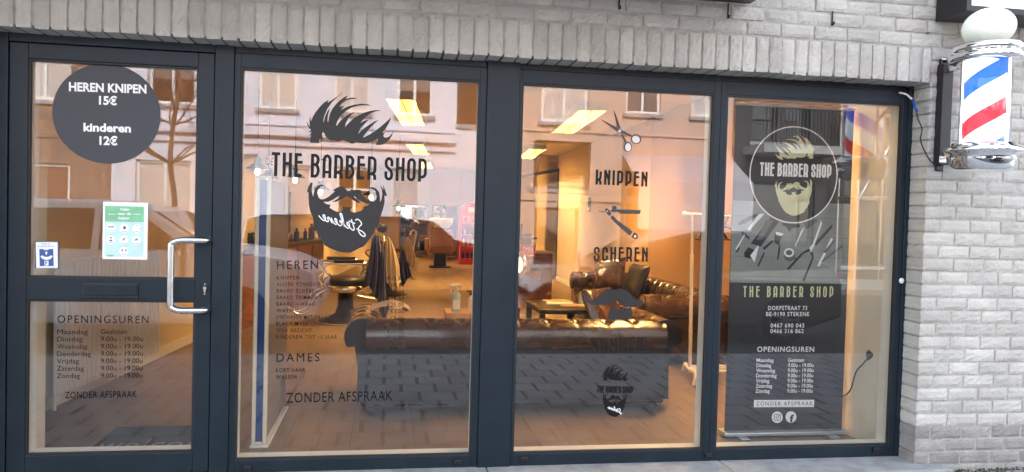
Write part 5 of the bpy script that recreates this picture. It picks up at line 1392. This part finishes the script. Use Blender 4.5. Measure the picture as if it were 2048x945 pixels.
# bare street tree
def tree(label, base, h, seedv):
    rnd = random.Random(seedv)
    t = thing('bare_tree', label, 'tree', base)
    tr = MB(); cr = MB()
    B0 = Vector(base)
    p = [B0+Vector((rnd.uniform(-.02, .02)*i, rnd.uniform(-.02, .02)*i, h*.5*i/5)) for i in range(6)]
    tr.tube(catmull(p, 3), [.062-.022*i/15 for i in range(16)], 12); tr.build('trunk', M['bark'], t)
    def branch(a, d, L, r_, lv):
        n = 5; pts = [a]; dd = d.copy()
        for i in range(n):
            dd = (dd+Vector((rnd.uniform(-.22, .22), rnd.uniform(-.22, .22), rnd.uniform(-.08, .22)))).normalized(); pts.append(pts[-1]+dd*L/n)
        cr.tube(pts, [r_*(1-.55*i/n) for i in range(n+1)], 6 if lv < 2 else 4, cap=False)
        if lv < 4:
            for k in range(3 if lv else 3):
                i = rnd.randint(2, n); q = (dd+Vector((rnd.uniform(-.9, .9), rnd.uniform(-.9, .9), rnd.uniform(-.2, .7)))).normalized()
                branch(pts[i], q, L*rnd.uniform(.5, .75), r_*.5, lv+1)
    for k in range(14):
        z = h*(.30+.20*k/13); i = B0+Vector((0, 0, z)); a = k*2.4+rnd.random()
        branch(p[min(5, int(z/h*10))], Vector((math.cos(a), math.sin(a), .45)).normalized(), h*.20, .020, 1)
    branch(p[-1], Vector((0, 0, 1)), h*.3, .038, 1)
    cr.build('crown', M['bark'], t)
tree('bare winter tree on the far pavement before the white house', (-4.12, -11.6, .05), 7.5, 3)


# parked cars
def car(label, x0, y0, L, Wd, prof, wins, facing_y, body):
    # prof: side outline of (x, z) 0..L; belt gives tumblehome
    t = thing('parked_car', label, 'car', (x0+L/2, y0-Wd/2, -.07))
    zb = -.07
    belt = .92
    mb = MB()
    def inset(z): return 0 if z < belt else (z-belt)*.28
    n = len(prof); zr = max(p[1] for p in prof)
    vs = []; 
    for side in (0, 1):
        for (x, z) in prof:
            e = inset(z); y = (y0-e-.0) if side == 0 else (y0-Wd+e)
            vs.append((x0+x, y, zb+z))
    fs = [(i, (i+1) % n, n+(i+1) % n, n+i) for i in range(n)]
    for tr_ in tessellate_polygon([[Vector((x, z, 0)) for x, z in prof]]): fs += [tuple(tr_), (n+tr_[2], n+tr_[1], n+tr_[0])]
    mb.add(vs, fs); mb.build('body', body, t, bevel=.05, seg=3)
    for wq in wins:
        for side in (0, 1):
            m2_ = MB(); pts = []
            for off in (.006, -.02):
                for (x, z) in wq:
                    e = inset(z); y = (y0-e+off) if side == 0 else (y0-Wd+e-off); pts.append((x0+x, y, zb+z))
            k = len(wq); m2_.add(pts, [tuple(range(k)), tuple(range(2*k-1, k-1, -1))]+[(i, (i+1) % k, k+(i+1) % k, k+i) for i in range(k)]); m2_.build('side_window', M['carglass'], t)
    # windscreens: panels on the sloped parts
    return t


def add_wheels(t, x0, y0, Wd, xs, r_=.32):
    for x in xs:
        for y, sg in ((y0-.02, 1), (y0-Wd+.02, -1)):
            c = (x0+x, y, -.07+r_)
            wv_ = MB(); wv_.lathe(c, [(r_*.62, -.10), (r_*.95, -.10), (r_, -.07), (r_, .0), (r_*.95, .035), (r_*.66, .04), (r_*.62, .02)], 32, (0, sg, 0)); wo = wv_.build('wheel', M['tyre'], t)
            rm = MB(); rm.lathe(c, [(.0001, .01), (r_*.62, .01), (r_*.64, .035), (r_*.58, .036), (r_*.56, .02)], 32, (0, sg, 0))
            for k in range(7):
                a = 2*PI*k/7; rm.tube([(c[0], c[1]+sg*.028, c[2]), (c[0]+r_*.58*math.cos(a), c[1]+sg*.024, c[2]+r_*.58*math.sin(a))], .022, 6)
            rm.build('rim', M['rim'], wo)


def panel(t, name, pts, m):
    v = [Vector(p) for p in pts]; n_ = (v[1]-v[0]).cross(v[2]-v[0]).normalized()
    if n_.z < 0: n_ = -n_
    mb = MB(); mb.hexa([p+n_*.004 for p in v]+[p+n_*.012 for p in v]); mb.build(name, m, t)


cy0 = -4.85
# right car, nose to the left (hatchback)
pr_ = [(.05, .35), (.02, .62), (.18, .74), (.95, .90), (1.65, 1.30), (2.15, 1.42), (2.9, 1.41), (3.5, 1.28), (4.0, .98), (4.12, .80), (4.12, .35), (3.7, .22), (.5, .22)]
c1 = car('dark grey hatchback parked by the near kerb, right of the gap', 1.70, cy0, 4.12, 1.72, pr_, [[(1.25, .95), (1.78, 1.30), (2.25, 1.355), (2.25, .95)], [(2.32, .95), (2.32, 1.36), (2.9, 1.345), (3.3, 1.22), (3.55, .97)]], 0, M['cargrey'])
add_wheels(c1, 1.70, cy0, 1.72, (.78, 3.32))
panel(c1, 'windscreen', [(1.70+1.02, cy0-.12, -.07+.94), (1.70+1.02, cy0-1.60, -.07+.94), (1.70+1.6, cy0-1.50, -.07+1.275), (1.70+1.6, cy0-.22, -.07+1.275)], M['carglass'])
panel(c1, 'rear_window', [(1.70+3.56, cy0-.22, -.07+1.245), (1.70+3.56, cy0-1.5, -.07+1.245), (1.70+3.96, cy0-1.58, -.07+1.0), (1.70+3.96, cy0-.14, -.07+1.0)], M['carglass'])
for y in (cy0-.22, cy0-1.50):
    MB().box(1.70+.0, 1.70+.12, y-.14, y+.14, .56, .66).build('headlight', M['clear'], c1, bevel=.03)
    MB().box(1.70+4.08, 1.70+4.14, y-.12, y+.12, .66, .86).build('tail_light', M['red'], c1, bevel=.01)
for x in (1.70+.0,): MB().box(x-.01, x+.03, cy0-1.15, cy0-.57, .30, .42).build('number_plate', M['paper'], c1)
# left car, nose to the right (tall estate)
pl_ = [(.02, .35), (.0, .9), (.12, 1.15), (.35, 1.50), (.7, 1.60), (2.0, 1.61), (2.6, 1.52), (3.25, 1.10), (4.1, .98), (4.45, .82), (4.5, .5), (4.45, .30), (4.0, .22), (.5, .22)]
c2 = car('tall white estate car parked by the near kerb, left of the gap', -5.25, cy0-.05, 4.5, 1.8, pl_, [[(.38, 1.06), (.55, 1.42), (1.15, 1.50), (1.15, 1.06)], [(1.24, 1.06), (1.24, 1.50), (2.0, 1.51), (2.0, 1.06)], [(2.08, 1.06), (2.08, 1.51), (2.5, 1.45), (3.0, 1.10), (2.95, 1.06)]], 0, M['carwhite'])
add_wheels(c2, -5.25, cy0-.05, 1.8, (.85, 3.6), .34)
panel(c2, 'windscreen', [(-5.25+2.66, cy0-.22, -.07+1.485), (-5.25+2.66, cy0-1.63, -.07+1.485), (-5.25+3.2, cy0-1.72, -.07+1.135), (-5.25+3.2, cy0-.13, -.07+1.135)], M['carglass'])
for y in (cy0-.30, cy0-1.55):
    MB().box(-.80, -.745, y-.15, y+.15, .58, .74).build('headlight', M['clear'], c2, bevel=.02); MB().box(-5.275, -5.23, y-.1, y+.1, .78, 1.05).build('tail_light', M['red'], c2, bevel=.01)

# dark car parked on the far side
M['cardark'] = mat('black_car_paint', (.012, .013, .016), .6, 0, spec=.15)
M['tinted'] = mat('dusty_tinted_glass', (.012, .013, .015), .45, 0, spec=.2)
pd_ = [(.02, .35), (.0, 1.0), (.06, 1.36), (.3, 1.45), (1.35, 1.47), (2.6, 1.46), (3.2, 1.40), (3.62, 1.06), (4.2, .94), (4.35, .72), (4.35, .30), (4.0, .22), (.5, .22)]
c3 = car('black estate car parked at the far kerb in front of the white house', -2.4, -9.2, 4.35, 1.75, pd_, [[(.22, 1.02), (.26, 1.36), (1.4, 1.38), (1.4, 1.02)], [(1.48, 1.02), (1.48, 1.38), (2.6, 1.37), (3.05, 1.33), (3.4, 1.02)]], 0, M['cardark'])
add_wheels(c3, -2.4, -9.2, 1.75, (.8, 3.5))
panel(c3, 'windscreen', [(-2.4+3.25, -9.42, -.07+1.36), (-2.4+3.25, -10.73, -.07+1.36), (-2.4+3.58, -10.8, -.07+1.093), (-2.4+3.58, -9.34, -.07+1.093)], M['carglass'])
for y in (-9.45, -10.7): MB().box(1.88, 1.96, y-.15, y+.15, .5, .64).build('headlight', M['clear'], c3, bevel=.02)
for ch in c3.children:
    if ch.name.split('.')[0] in ('side_window', 'windscreen'): ch.data.materials[0] = M['tinted']
